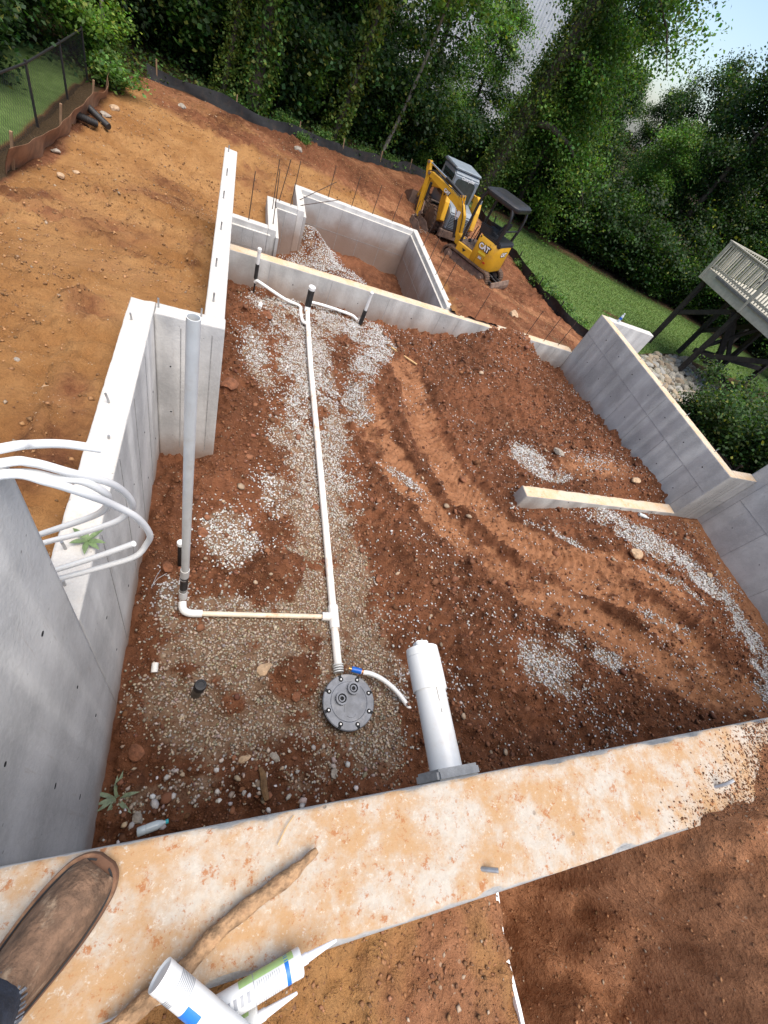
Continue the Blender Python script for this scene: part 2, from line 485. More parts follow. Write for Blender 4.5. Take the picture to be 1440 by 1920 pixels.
# ============================================================ the ground outside
CTRL = np.array([(-1, 1.5, 1.7), (-1, 4, 1.6), (-3, 4, 1.5), (-3, 7.9, .95), (-2.8, 11, .75), (-.7, 8, .9), (0, 9.9, .45), (.5, 11.4, .38), (2, 13.3, .3), (5.2, 10, .42), (6.5, 9, .48), (7.9, 9, .4),
    (7.1, 13.2, -.2), (6.4, 16.0, -.25), (-2.7, 15.5, .55), (.6, 16.4, .42), (4.1, 18.3, .12), (6.9, 20.3, -.05), (10.3, 17, -.35), (10.5, 13, -.4), (11.5, 11.5, -.45), (9, 8.9, .2), (10, 6, .3), (11, 4, .35),
    (14, 10, -.45), (16.5, 12, -.65), (14, 22, -.7), (23, 19, -.7), (20, 12, -.7), (-6, 13, .9), (-8, 6, 1.2), (0, 25, .3), (10, 30, -.6), (40, 40, -1), (-20, 20, .8), (0, 60, 0), (40, 0, -.6), (-20, 0, 1.4),
    (60, 60, -1), (0, 140, 0), (140, 0, -1), (9.2, 2, .5), (-140, 0, 1), (0, -80, 1), (-60, 60, .6), (140, 140, -1)], float)
def _phi(d2): return np.sqrt(d2 + 1.5)
_D = _phi((CTRL[:, None, 0] - CTRL[None, :, 0]) ** 2 + (CTRL[:, None, 1] - CTRL[None, :, 1]) ** 2)
_W = np.linalg.solve(_D + np.eye(len(CTRL)) * 1e-6, CTRL[:, 2] - 0.3)
def base_z(x, y):
    x = np.asarray(x, float); y = np.asarray(y, float)
    z = np.full(x.shape, 0.3)
    for (cx, cy, _), w in zip(CTRL, _W):
        z = z + w * _phi((x - cx) ** 2 + (y - cy) ** 2)
    return np.clip(z, -1.6, 2.2)

SILT_BACK = [(-2.75, 15.2), (-2.2, 16.0), (-1.05, 16.2), (.6, 16.4), (1.8, 17.0), (4.1, 18.4), (6.9, 20.4), (8.3, 20.6)]
SILT_SIDE = [(9.6, 19.3), (10.0, 17.2), (10.35, 14.6), (10.6, 12.7), (11.4, 11.6), (11.9, 8.6), (11.6, 6.4), (11.3, 4.0)]
FENCE_X = -3.0
LAWN = [(11.6, 21.8), (14.0, 21.6), (24.5, 18.2)]      # far edge of the lawn

def inside_poly(x, y, poly):
    c = np.zeros(x.shape, bool)
    n = len(poly); j = n - 1
    for i in range(n):
        xi, yi = poly[i]; xj, yj = poly[j]
        with np.errstate(divide='ignore', invalid='ignore'):
            c ^= ((yi > y) != (yj > y)) & (x < (xj - xi) * (y - yi) / (yj - yi + 1e-12) + xi)
        j = i
    return c
DIRT_POLY = [(-2.75, -60), (-2.75, 15.2)] + SILT_BACK[1:] + SILT_SIDE + [(12.5, 3.0), (12.5, -60)]
LAWN_POLY = [(9.6, 19.3), (10.2, 17.2), (10.55, 14.6), (10.8, 12.7), (11.6, 11.5), (13.6, 11.6), (15.5, 12.6), (18.0, 13.6), (23, 13.0), (40, 8), (60, 6), (60, 8), (32, 15.6), (24.5, 18.0), (17, 21.0), (14.0, 21.9), (11.2, 22.0), (9.4, 21.0)]

def soft_in(x, y, poly, w):
    d, _, _ = poly_dist(x, y, poly + [poly[0]])
    s = np.where(inside_poly(x, y, poly), d, -d)
    return sstep(-w, w, s)

def ground_detail(x, y):
    """Fine height and soil kind of the ground outside the house."""
    din = soft_in(x, y, DIRT_POLY, 0.15)
    lawn = soft_in(x, y, LAWN_POLY, 0.12)
    near = sstep(45, 12, np.hypot(x, y))
    patch = sstep(-.1, .3, fbm(x * .55, y * .55, 3, 4))
    rough = din * near * (0.25 + 0.75 * patch)
    h = rough * (0.05 * fbm(x * 1.3, y * 1.3, 11, 4) + 0.6 * clods(x, y, .16, 5, .4) + clods(x, y, .09, 6, .7) * .6 + 0.07 * fbm(x * 5, y * 5, 12, 5, .6)) + din * near * .025 * fbm(x * 4, y * 9, 15, 4)
    h = h + din * 0.05 * fbm(x * .8, y * .8, 31, 3)
    # machine tracks: churned ridges crossing the fill
    churn = np.zeros_like(x)
    for k, (pts, wd) in enumerate((([(-2.6, 6.3), (-2.15, 7.26), (-1.9, 7.5), (-1.5, 8.25)], .42), ([(-1.7, 8.0), (-.78, 8.1), (-.25, 8.3)], .2), ([(-2.5, 5.3), (-2.1, 6.1), (-1.8, 6.6)], .3), ([(.2, 12.9), (1.2, 12.7), (2.2, 12.5)], .22), ([(-1.5, 6.1), (-.8, 5.75), (-.4, 5.5)], .16), ([(5.0, 9.3), (6.0, 9.6), (7.2, 9.4)], .25), ([(6.0, 12.5), (7.4, 10.8), (9.3, 9.9)], .25), ([(-1.6, 2.2), (-2.1, 4.0), (-2.6, 5.5)], .22), ([(-1.2, 4.2), (-1.0, 3.2), (-1.05, 1.6)], .2), ([(-.45, 5.0), (-.4, 6.5), (-.45, 8.0)], .18))):
        d, s, a = poly_dist(x, y, pts)
        m = np.exp(-((d + .5 * wd * fbm(x * 1.8, y * 1.8, 60 + k, 3)) / wd) ** 2) * din; churn = np.maximum(churn, m)
        h = h + m * (0.025 * np.sin(s * 24) + 0.075 * fbm(x * 6, y * 6, 40 + k, 4, .6)) + m * clods(x, y, .09, 50 + k, .9) * .9
        rough = np.maximum(rough, m * .9)
    h = h + (1 - din) * (1 - lawn) * 0.06 * fbm(x * 1.5, y * 1.5, 21, 4)
    red = sstep(13.2, 16.2, y + 1.2 * fbm(x * .7, y * .7, 8, 3)) + sstep(4.5, 5.6, x + .5 * fbm(x, y, 9, 3)) + sstep(-2.35, -2.75, x + .15 * fbm(x, y, 19, 3)) * sstep(7, 9, y)
    red = np.clip(red, 0, 1)
    tan = din * (1 - 0.85 * red) * (0.75 + .4 * fbm(x * .9, y * .9, 13, 3)) * (1 - .45 * churn * (.6 + .8 * fbm(x * 3, y * 3, 16, 3)))
    comp = din * (1 - .7 * churn) * (.55 + .5 * fbm(x * 1.1, y * 1.1, 14, 4)) * (1 - .5 * rough)
    mulch = np.zeros_like(x)
    d, s, _ = poly_dist(x, y, [(9.2, 21.2), (14, 22.2), (24.5, 18.6), (34, 15)])
    mulch = np.maximum(mulch, np.exp(-(d / .75) ** 4))
    d, s, _ = poly_dist(x, y, [(8.9, 8.6), (9.3, 4)])
    bank = (x > 8) & (x < 11.2) & (y < 9.4) & (y > 3)
    mulch = np.where(bank, 0.6, mulch)
    litter = (1 - din) * (1 - lawn)
    patchy = bump2(x, y, 15.3, 15.1, .75, .22, -.25)
    mulch = np.maximum(mulch, sstep(.4, .6, patchy))
    lawn = lawn * (1 - sstep(.4, .6, patchy))
    lg = sstep(-2.95, -3.2, x) * (y < 14.5) * (x > -9)            # grass behind the chain-link fence
    lawn = np.maximum(lawn, lg * .8); litter = litter * (1 - lg)
    soil = np.stack([comp, 0 * x, np.clip(tan, 0, 1), np.ones_like(x)], -1)
    cover = np.stack([lawn, np.clip(litter, 0, 1), mulch, np.ones_like(x)], -1)
    return h, soil, cover

def ground_z(x, y):
    x = np.atleast_1d(np.asarray(x, float)); y = np.atleast_1d(np.asarray(y, float))
    return base_z(x, y) + ground_detail(x, y)[0]
def gz(x, y): return float(base_z(np.array([float(x)]), np.array([float(y)]))[0])

HOLES = [(-.65, 8.85, -.13, 3.9), (-.055, 8.1, 3.9, 8.3), (-.055, 4.53, 8.3, 9.42), (.78, 4.53, 9.42, 10.83), (1.42, 4.53, 10.83, 12.08)]
def axis_lines(lo, fine0, fine1, hi, st, extra):
    a = [fine0 - (fine0 - lo) * (i / 22) ** 2 for i in range(22, 0, -1)]
    b = list(np.arange(fine0, fine1, st))
    c = [fine1 + (i * .22) for i in range(0, 60)]
    d = [c[-1] + (hi - c[-1]) * (i / 18) ** 2 for i in range(1, 19)]
    v = np.array(a + b + c + d)
    for e in extra:
        v = v[np.abs(v - e) > st * .45]
    return np.sort(np.concatenate([v, np.array(extra)]))
hx = sorted({h for H in HOLES for h in H[:2]}); hy = sorted({h for H in HOLES for h in H[2:]})
GX = axis_lines(-150, -4.0, 12.0, 160, .046, hx); GY = axis_lines(-90, -.4, 19.8, 170, .052, hy)
XX, YY = np.meshgrid(GX, GY)
dh, soil, cover = ground_detail(XX, YY)
ZZ = base_z(XX, YY) + dh
# the backfill stands almost at wall-top height along the near wall, out of the frame on the left
ZZ = np.where(YY < -.13, np.maximum(ZZ, 2.0 - 0.35 * np.maximum(0, -1.5 - YY)), ZZ)
ZZ = np.where((YY < -.12) & (XX > -1.2) & (XX < 9), np.minimum(ZZ, 1.9), ZZ)
nx, ny = len(GX), len(GY)
cx = (GX[:-1] + GX[1:]) / 2; cy = (GY[:-1] + GY[1:]) / 2
CX, CY = np.meshgrid(cx, cy)
keep = np.ones(CX.shape, bool)
for x0, x1, y0, y1 in HOLES:
    keep &= ~((CX > x0) & (CX < x1) & (CY > y0) & (CY < y1))
jj, ii = np.nonzero(keep)
i0 = jj * nx + ii
F = np.stack([i0, i0 + 1, i0 + 1 + nx, i0 + nx], 1)
me = mesh_np('ground', np.stack([XX.ravel(), YY.ravel(), ZZ.ravel()], 1), F, True, {'soil': soil.reshape(-1, 4), 'cover': cover.reshape(-1, 4)})
tag(link('ground', me, M['soil']), kind='structure')

# ============================================================ basement floor
RUT_A = [(2.25, 5.9), (2.33, 5.32), (2.47, 4.5), (2.87, 3.42), (3.47, 2.73), (4.14, 2.08), (4.93, 1.52), (5.67, .9), (6.5, .27), (7.0, -.1)]
RUT_B = [(3.2, 7.2), (3.29, 6.7), (3.36, 5.12), (3.58, 4.09), (3.98, 3.2), (4.68, 2.5), (5.69, 1.81), (6.62, .75), (7.3, .1)]
RUT_C = [(3.15, 5.6), (3.3, 4.4), (3.7, 3.5), (4.3, 2.9), (5.1, 2.45), (6.2, 2.2), (6.9, 1.5)]
GRAVEL_LINES = [([(-.2, 2.0), (-.12, 1.8), (.6, 1.77), (1.4, 1.74)], .2, .95), ([(1.41, 1.1), (1.45, 2.2), (1.45, 4), (1.4, 5.6), (1.45, 7.2), (1.5, 8.1)], .50, 1.0), ([(6.0, 3.25), (6.7, 2.8), (7.5, 2.35), (8.05, 1.7), (7.95, .8), (7.6, .25)], .33, 1.0),
    ([(4.6, 3.12), (5.05, 2.92), (5.5, 2.62)], .07, .8), ([(4.5, 1.3), (5.05, .93)], .13, .9), ([(2.5, 3.95), (2.75, 3.75), (3.0, 3.5)], .1, .65), ([(6.3, 2.3), (6.9, 2.0), (7.3, 1.5)], .07, .6),
    ([(.9, 4.4), (.75, 5.0), (.6, 6.0), (.5, 6.7), (1.0, 7.4)], .24, .55), ([(2.15, 5.2), (2.15, 5.8), (2.5, 6.5), (3.0, 7.4)], .26, .75), ([(5.9, 1.6), (6.7, 1.1)], .1, .35), ([(2.2, 1.7), (2.6, .8), (3.2, .4)], .25, .16),
    ([(3.9, 1.0), (4.35, .75), (4.65, .4)], .34, .85), ([(7.6, 1.15), (7.85, .7), (7.8, .2)], .12, .9), ([(2.3, 2.6), (2.9, 2.6)], .4, .12)]
GRAVEL_BLOBS = [(-.05, .28, .45, .16, .5), (.7, 1.15, 1.25, .75, 1.0), (1.7, .9, .5, .8, .9), (1.5, 7.7, 1.2, .55, .95), (2.7, 7.6, .6, .6, .9), (.3, 2.7, .38, .45, .85), (.85, 3.4, .3, .5, .55), (5.25, 4.55, .42, .36, 1.0), (5.6, 4.15, .5, .2, .6), (6.8, 4.5, .9, .35, .28), (1.2, .28, .45, .25, .5)]

def gravel_density(x, y):
    g = np.zeros_like(x)
    for pts, hw, a in GRAVEL_LINES:
        d, _, _ = poly_dist(x, y, pts)
        g = np.maximum(g, a * sstep(1.55, .35, d / hw))
    for bx, by, rx, ry, a in GRAVEL_BLOBS:
        d = np.sqrt(((x - bx) / rx) ** 2 + ((y - by) / ry) ** 2)
        g = np.maximum(g, a * sstep(1.25, .5, d))
    n = fbm(x * 2.1, y * 2.1, 61, 5, .6)
    n2 = fbm(x * 5.5, y * 5.5, 161, 4, .6)
    g = np.clip(g * (1 + .9 * n + .7 * n2) - np.maximum(0, -n) * .6 - np.maximum(0, -n2) * .25, 0, 1)
    for bx, by, rx, ry in ((.78, 2.25, .38, .3), (.95, 1.1, .26, .22), (.35, 4.9, .45, .8), (2.0, 6.3, .13, .6), (2.2, .62, .22, .2), (.0, 3.3, .4, .35)):
        g = g * (1 - .9 * sstep(1.25, .7, np.sqrt(((x - bx) / rx) ** 2 + ((y - by) / ry) ** 2) + .2 * n))
    return g

def rut_field(x, y):
    comp = np.zeros_like(x); h = np.zeros_like(x)
    for k, (pts, w, dep) in enumerate(((RUT_A, .27, .06), (RUT_B, .28, .08), (RUT_C, .25, .045))):
        P = [(p.x, p.y) for p in smooth_path([(a, b, 0) for a, b in pts], 5)]
        d, s, a = poly_dist(x, y, P)
        d = d + .03 * fbm(x * 4, y * 4, 70 + k, 3)
        d = d + .05 * fbm(x * 1.7, y * 1.7, 170 + k, 3)
        inn = sstep(w * 1.35, w * .7, d) * sstep(0, .5, a) * np.clip(1.0 + .9 * fbm(x * 1.4, y * 1.4, 180 + k, 4), .35, 1)
        tread = (np.abs(((a + .55 * np.abs(s)) / .11) % 1 - .5) * 2) ** .7
        berm = np.exp(-((d - w * 1.35) / .05) ** 2)
        h = h * (1 - .6 * inn) + inn * (-dep + .034 * tread * (.5 + vnoise(a * 2, s * 3, 90 + k))) + berm * .045 * (.6 + .8 * vnoise(a * 3, s * 2, 80 + k))
        comp = np.maximum(comp, inn * (.82 + .5 * fbm(x * 2.6, y * 2.6, 75 + k, 4) + .5 * fbm(x * 9, y * 9, 175 + k, 3)))
    return h, comp

def floor_fields(x, y):
    g = gravel_density(x, y)
    rh, comp = rut_field(x, y)
    z = .40 * sstep(3.6, 7.2, x) * sstep(5.9, 3.2, y) + .28 * sstep(5.6, 8.0, x) * sstep(8.4, 5.6, y) * sstep(2.8, 4.6, y)
    z = z + .62 * np.exp(-(((x - 6.05) / 1.0) ** 2 + ((y - 8.15) / .75) ** 2)) + .18 * bump2(x, y, 5.2, 6.7, 1.4, 1.1)
    z = z + .13 * sstep(2.0, 2.6, x) * sstep(9, 5, y) * sstep(8.3, 6.8, x)
    z = z + .22 * bump2(x, y, .76, 2.28, .30, .24) + .10 * bump2(x, y, .92, 1.12, .22, .2) + .12 * bump2(x, y, .3, 4.9, .4, .9) + .14 * bump2(x, y, -.05, 3.3, .4, .4) + .10 * bump2(x, y, .35, 6.9, .4, .5) + .10 * bump2(x, y, 2.25, .6, .3, .2)
    z = z - .10 * bump2(x, y, 2.02, 5.9, .14, .8) + .14 * bump2(x, y, 2.55, 2.9, .4, .7) + .12 * bump2(x, y, 3.1, 1.3, .6, .5) + .08 * bump2(x, y, 1.45, 7.7, .9, .35)
    z = z + .10 * bump2(x, y, 5.2, 4.6, .45, .3) - .12 * bump2(x, y, 7.5, 3.95, .5, .18)
    loose = (1 - g) * (1 - .85 * comp)
    sm = sstep(7.9, 8.5, x + .2 * fbm(x, y, 92, 3)) * (y < 3.4) + .9 * bump2(x, y, 6.6, 4.4, 1.1, .5)      # smooth wet clay by the walls
    sm = np.clip(sm, 0, 1)
    loose = loose * (1 - .8 * sm)
    z = z + rh * (1 - g)
    pd = np.minimum(poly_dist(x, y, [(-.15, 2.1), (-.12, 1.8), (1.4, 1.74)])[0], poly_dist(x, y, [(1.405, 1.1), (1.44, 4.8), (1.49, 7.9)])[0])
    loose = loose * (.08 + .92 * sstep(.06, .22, pd))
    z = np.where((x > 4.3) & (np.abs(y - 3.42) < .35), np.minimum(z, .44 + .02 * fbm(x * 4, y * 4, 95, 3)), z)
    loose = loose * (1 - .85 * sstep(.45, .15, np.abs(y - 3.42)) * (x > 4.7))
    z = z + loose * (.10 * fbm(x * 2.0, y * 2.0, 62, 5, .6) + .7 * clods(x, y + 5, .26, 67, .3) * .5 + .95 * clods(x, y, .13, 63, .7) * .8 + .75 * clods(x + 3, y, .065, 64, .85) * .95 + .03 * fbm(x * 13, y * 13, 65, 3))
    z = z + g * .014 * fbm(x * 9, y * 9, 66, 4)
    tan = .35 * comp * sstep(4.5, 6.5, x) + .25 * sm
    return z, g, np.clip(comp + .8 * sm, 0, 1), tan

def grid_sheet(name, x0, x1, y0, y1, st, fn, material):
    xs = np.linspace(x0, x1, int((x1 - x0) / st) + 1); ys = np.linspace(y0, y1, int((y1 - y0) / st) + 1)
    X, Y = np.meshgrid(xs, ys)
    z, g, comp, tan = fn(X, Y)
    soil = np.stack([comp, g, tan, np.ones_like(X)], -1)
    n = len(xs)
    J, I = np.meshgrid(np.arange(len(ys) - 1), np.arange(n - 1), indexing='ij')
    i0 = (J * n + I).ravel()
    F = np.stack([i0, i0 + 1, i0 + 1 + n, i0 + n], 1)
    me = mesh_np(name, np.stack([X.ravel(), Y.ravel(), z.ravel()], 1), F, True, {'soil': soil.reshape(-1, 4), 'cover': np.zeros((X.size, 4))})
    return tag(link(name, me, material), kind='structure')

def basement(X, Y):
    z, g, c, t = floor_fields(X, Y)
    out = ((X > 8.1) & (Y > 3.5)) | (Y > 8.32)
    return np.where(out, -.4, z), g, c, t
grid_sheet('basement_floor', -.62, 8.84, -.06, 8.34, .021, basement, M['soil'])

def chamber_fields(x, y):
    z = -.42 - .12 * sstep(2, 4.4, x) + .62 * bump2(x, y, 1.75, 11.25, .55, .55) + .3 * bump2(x, y, 2.6, 10.3, .8, .7) + .25 * bump2(x, y, 3.4, 11.3, .8, .5)
    g = np.clip(1.2 * sstep(1.5, .7, np.hypot((x - 1.75) / .65, (y - 11.1) / .75)) + .6 * sstep(1.3, .6, np.hypot((x - 2.6) / .7, (y - 10.3) / .4)), 0, 1)
    n = fbm(x * 2.5, y * 2.5, 101, 4)
    g = np.clip(g * (1 + n) - .2 * np.maximum(0, -n), 0, 1)
    z = z + (1 - g) * (.06 * fbm(x * 2.5, y * 2.5, 102, 4) + .8 * clods(x, y, .12, 103, .7) * .6) + .015 * g * fbm(x * 9, y * 9, 104, 3)
    return z, g * .6, 0 * x + .15, 0 * x
grid_sheet('chamber_floor', -.05, 4.5, 8.36, 12.05, .035, chamber_fields, M['soil'])

# near backfill: clay heaped against the outside of the near wall, spilling over its top on the right
def fill_fields(x, y):
    left = sstep(.849, .839, x)
    zl = 3.0 + .035 * fbm(x * 4, y * 4, 111, 4) + clods(x, y, .05, 112, .7) * .7 + clods(x, y, .022, 136, .8) * .6 - .05 * sstep(-.3, -.7, y)
    edge = 1.42 + .45 * (y + .25) * -1.2 + .1 * fbm(x * 3, y * 3, 113, 3)
    zr = 2.3 + .88 * sstep(.95, edge + .32, x + .16 * fbm(x * 2.5, y * 2.5, 123, 3)) + sstep(1.9, 1.5, x) * (.24 * fbm(x * 2.6, y * 2.6, 114, 4) + .15 * np.abs(fbm(x * 5, y * 3, 126, 3)) - .38 * bump2(x, y, 1.5, -.72, .13, .30, .3) - .3 * bump2(x, y, 1.02, -.55, .09, .3)) + .12 * bump2(x, y, 1.0, -.4, .12, .5)
    zr = zr + .035 * fbm(x * 11, y * 11, 118, 4) + clods(x, y, .2, 137, .5) * .7 + clods(x, y, .09, 115, .6) * .8 + clods(x, y, .04, 135, .7) * .7
    over = sstep(-.30, -.20, y)
    cov = 3.125 + .075 * sstep(1.66, 2.25, x - 2.0 * (y + .25) + .25 * fbm(x * 9, y * 9, 116, 5, .65)) + clods(x, y, .03, 119, .6) * .35 + .006 * fbm(x * 20, y * 20, 120, 3)
    zr = zr * (1 - over) + np.minimum(cov, 3.20) * over
    zl = np.where(y > -.27, np.minimum(zl, 3.1), zl)
    z = zl * left + zr * (1 - left)
    return z, 0 * x, .8 + .7 * fbm(x * 2.5, y * 2.5, 121, 4) + .5 * over, left * (.42 + .6 * fbm(x * 5, y * 5, 122, 3)) + .22 * over + (1 - left) * .7 * sstep(.0, .35, fbm(x * 2.2, y * 2.2, 127, 4))
grid_sheet('backfill_soil', -.9, 3.3, -1.7, -.055, .0115, fill_fields, M['soil'])

# ============================================================ loose gravel, clods
OCT_F = np.array([(0, 1, 2), (0, 2, 3), (0, 3, 4), (0, 4, 1), (5, 2, 1), (5, 3, 2), (5, 4, 3), (5, 1, 4)])
t_ = (1 + 5 ** .5) / 2
ICO_V = np.array([(-1, t_, 0), (1, t_, 0), (-1, -t_, 0), (1, -t_, 0), (0, -1, t_), (0, 1, t_), (0, -1, -t_), (0, 1, -t_), (t_, 0, -1), (t_, 0, 1), (-t_, 0, -1), (-t_, 0, 1)]) / math.hypot(1, t_)
ICO_F = np.array([(0, 11, 5), (0, 5, 1), (0, 1, 7), (0, 7, 10), (0, 10, 11), (1, 5, 9), (5, 11, 4), (11, 10, 2), (10, 7, 6), (7, 1, 8), (3, 9, 4), (3, 4, 2), (3, 2, 6), (3, 6, 8), (3, 8, 9), (4, 9, 5), (2, 4, 11), (6, 2, 10), (8, 6, 7), (9, 8, 1)])
OCT_V = np.array([(0, 0, 1), (1, 0, 0), (0, 1, 0), (-1, 0, 0), (0, -1, 0), (0, 0, -1)], float)

def pebbles(name, pos, size, tint, kind='ico', flat=.7):
    V, Fc = (ICO_V, ICO_F) if kind == 'ico' else (OCT_V, OCT_F)
    n = len(pos); k = len(V)
    a = RNG.uniform(0, 2 * np.pi, n); s = np.stack([RNG.uniform(.7, 1.3, n), RNG.uniform(.6, 1.1, n), flat * RNG.uniform(.6, 1.1, n)], 1)
    v = V[None] * RNG.uniform(.75, 1.2, (n, k, 1)) * s[:, None, :]
    tl = RNG.normal(0, .5, n)
    vz = v[..., 2] * np.cos(tl)[:, None] + v[..., 0] * np.sin(tl)[:, None]; vx = v[..., 0] * np.cos(tl)[:, None] - v[..., 2] * np.sin(tl)[:, None]
    c, sn = np.cos(a)[:, None], np.sin(a)[:, None]
    v = np.stack([vx * c - v[..., 1] * sn, vx * sn + v[..., 1] * c, vz], -1) * size[:, None, None] * .5 + pos[:, None, :]
    F = (Fc[None] + (np.arange(n) * k)[:, None, None]).reshape(-1, 3)
    return mesh_np(name, v.reshape(-1, 3), F, False, {'tint': np.repeat(tint, k, 0)})

def stone_tints(n, dusty):
    w = RNG.uniform(0, 1, (n, 1))
    clean = np.array([[.66, .655, .645]]) * RNG.uniform(.65, 1.2, (n, 1)) + RNG.normal(0, .015, (n, 3))
    dirty = np.array([[.40, .31, .225]]) * RNG.uniform(.55, 1.35, (n, 1)) + RNG.normal(0, .015, (n, 3))
    return np.clip(clean * (1 - dusty[:, None]) + dirty * dusty[:, None], .02, .8)

def scatter(n, x0, x1, y0, y1):
    return RNG.uniform(x0, x1, n), RNG.uniform(y0, y1, n)

x, y = scatter(215000, -.53, 8.7, .03, 8.2)
g = gravel_density(x, y)
sparse = .035 * (x > 1.8) * (fbm(x * 1.2, y * 1.2, 130, 3) > -.1) + .05 * sstep(4.5, 2.0, y) * (x > 3.2) * (fbm(x * 2, y * 2, 131, 3) > .05)
ok = (RNG.uniform(0, 1, len(x)) < np.maximum(g ** 1.3 * .95, np.maximum(sparse, .10 * sstep(.0, .25, gravel_density(x + .12, y - .1))))) & ~((x > 7.95) & (y > 3.35)) & ~((x < .07) & (y > 3.75))
x, y, g = x[ok], y[ok], g[ok]
z = floor_fields(x, y)[0]
dusty = np.clip(.85 * sstep(2.3, 1.4, y) * sstep(2.2, 1.7, x) + .5 * sstep(2.0, 1.5, np.abs(x - 1.4) * 3) * sstep(5.0, 3, y) + .25 + .5 * fbm(x * 1.6, y * 1.6, 133, 4), 0, 1) * np.where(x > 2.2, .25, 1)
sz = RNG.uniform(.018, .036, len(x)) * np.where(RNG.uniform(0, 1, len(x)) < .05, 1.5, 1)
me = pebbles('gravel', np.stack([x, y, z + sz * .24], 1), sz, stone_tints(len(x), np.clip(dusty + RNG.normal(0, .2, len(x)), 0, 1)), 'oct')
tag(link('gravel', me, M['stone']), 'crushed white gravel spread over the basement floor along the drain pipe', 'gravel', kind='stuff')

x, y = scatter(24000, .8, 4.4, 9.6, 12.0)
z, g, _, _ = chamber_fields(x, y)
ok = (RNG.uniform(0, 1, len(x)) < g) & ~((x < 1.5) & (y > 10.7))
sz = RNG.uniform(.02, .04, ok.sum())
me = pebbles('chamber_gravel', np.stack([x[ok], y[ok], z[ok] + sz * .2], 1), sz, stone_tints(ok.sum(), np.clip(RNG.normal(.12, .15, ok.sum()), 0, 1)), 'oct')
tag(link('chamber_gravel', me, M['stone']), 'pile of white gravel in the small far foundation chamber', 'gravel', kind='stuff')

def clay_tints(n, tan=0.0):
    base = np.array([[.195, .084, .044]]) * (1 - tan) + np.array([[.33, .18, .08]]) * tan
    c = base * RNG.uniform(.55, 1.5, (n, 1)) + RNG.normal(0, .003, (n, 3))
    p = RNG.uniform(0, 1, n) < .06
    c[p] = np.array([.36, .27, .19]) * RNG.uniform(.7, 1.3, (p.sum(), 1))
    return np.clip(c, .01, .8)
x, y = scatter(30000, -.5, 8.65, .05, 8.15)
z, g, comp, _ = floor_fields(x, y)
ok = (RNG.uniform(0, 1, len(x)) < (1 - g) * (1 - .9 * comp) * .42 * (1 + fbm(x * 1.5, y * 1.5, 140, 3))) & ~((x > 7.9) & (y > 3.3)) & ~((x < .1) & (y > 3.7))
n = ok.sum(); sz = .018 + .05 * RNG.power(1, n) ** 3 + np.where(RNG.uniform(0, 1, n) < .03, RNG.uniform(.03, .08, n), 0)
me = pebbles('clay_clods', np.stack([x[ok], y[ok], z[ok] + sz * .15], 1), sz, clay_tints(n))
tag(link('clay_clods', me, M['stone']), 'loose crumbled red clay clods lying over the basement floor', 'clods', kind='stuff')

x, y = scatter(128000, -.5, 8.65, .05, 8.15)
z, g, comp, _ = floor_fields(x, y)
ok = (RNG.uniform(0, 1, len(x)) < (1 - g) * (1 - .85 * comp) * .62 * (1 + .8 * fbm(x * 2.5, y * 2.5, 145, 3))) & ~((x > 7.95) & (y > 3.35)) & ~((x < .08) & (y > 3.75))
n = ok.sum(); sz = .012 + .022 * RNG.uniform(0, 1, n) ** 2
me = pebbles('clay_crumbs', np.stack([x[ok], y[ok], z[ok] + sz * .2], 1), sz, clay_tints(n), 'oct')
tag(link('clay_crumbs', me, M['stone']), 'fine red clay crumbs covering the loose soil of the basement', 'clods', kind='stuff')

x, y = scatter(190000, -2.7, 10.2, .6, 18.5)
din = soft_in(x, y, DIRT_POLY, .1)
inh = np.zeros(len(x), bool)
for h0 in HOLES: inh |= (x > h0[0] - .15) & (x < h0[1] + .15) & (y > h0[2] - .15) & (y < h0[3] + .15)
ok = (din > .9) & ~inh & (RNG.uniform(0, 1, len(x)) < .3 + .45 * fbm(x * 1.1, y * 1.1, 141, 4)) & ~((x < -.6) & (y < .9))
n = ok.sum(); sz = .014 + .04 * RNG.uniform(0, 1, n) ** 5
x, y = x[ok], y[ok]
me = pebbles('yard_clods', np.stack([x, y, ground_z(x, y) + sz * .1], 1), sz, clay_tints(n, .8), 'oct')
tag(link('yard_clods', me, M['stone']), 'small clods and pebbles scattered over the tan graded dirt', 'clods', kind='stuff')

x, y = scatter(45000, -.4, 2.7, -.95, -.07)
z, _, _, _ = fill_fields(x, y)
ok = (z < 3.13) & (y < -.27) & (RNG.uniform(0, 1, len(x)) < np.where(x < .83, .6, .6)) | (z > 3.165) & (RNG.uniform(0, 1, len(x)) < .4)
n = ok.sum(); sz = .0035 + .014 * RNG.uniform(0, 1, n) ** 8
me = pebbles('backfill_crumbs', np.stack([x[ok], y[ok], z[ok] + sz * .1], 1), sz, clay_tints(n, .35), 'oct')
tag(link('backfill_crumbs', me, M['stone']), 'crumbs of clay and grit on the backfill beside the near wall', 'clods', kind='stuff')

# crumbs thinning out over the near wall top where the clay spills onto it
x, y = scatter(30000, 1.2, 2.45, -.245, .005)
s_ = x - 2.0 * (y + .25) - 1.72 + .15 * fbm(x * 6, y * 6, 128, 3)
ok = RNG.uniform(0, 1, len(x)) < .5 * sstep(-.5, .15, s_) ** 2
n = ok.sum(); sz = .0025 + .011 * RNG.uniform(0, 1, n) ** 6
me = pebbles('spilled_crumbs', np.stack([x[ok], y[ok], np.maximum(3.151, fill_fields(x[ok], y[ok])[0]) + sz * .1], 1), sz, clay_tints(n, .25), 'oct')
tag(link('spilled_crumbs', me, M['stone']), 'red clay crumbs spilled over the right end of the near wall top', 'clods', kind='stuff')

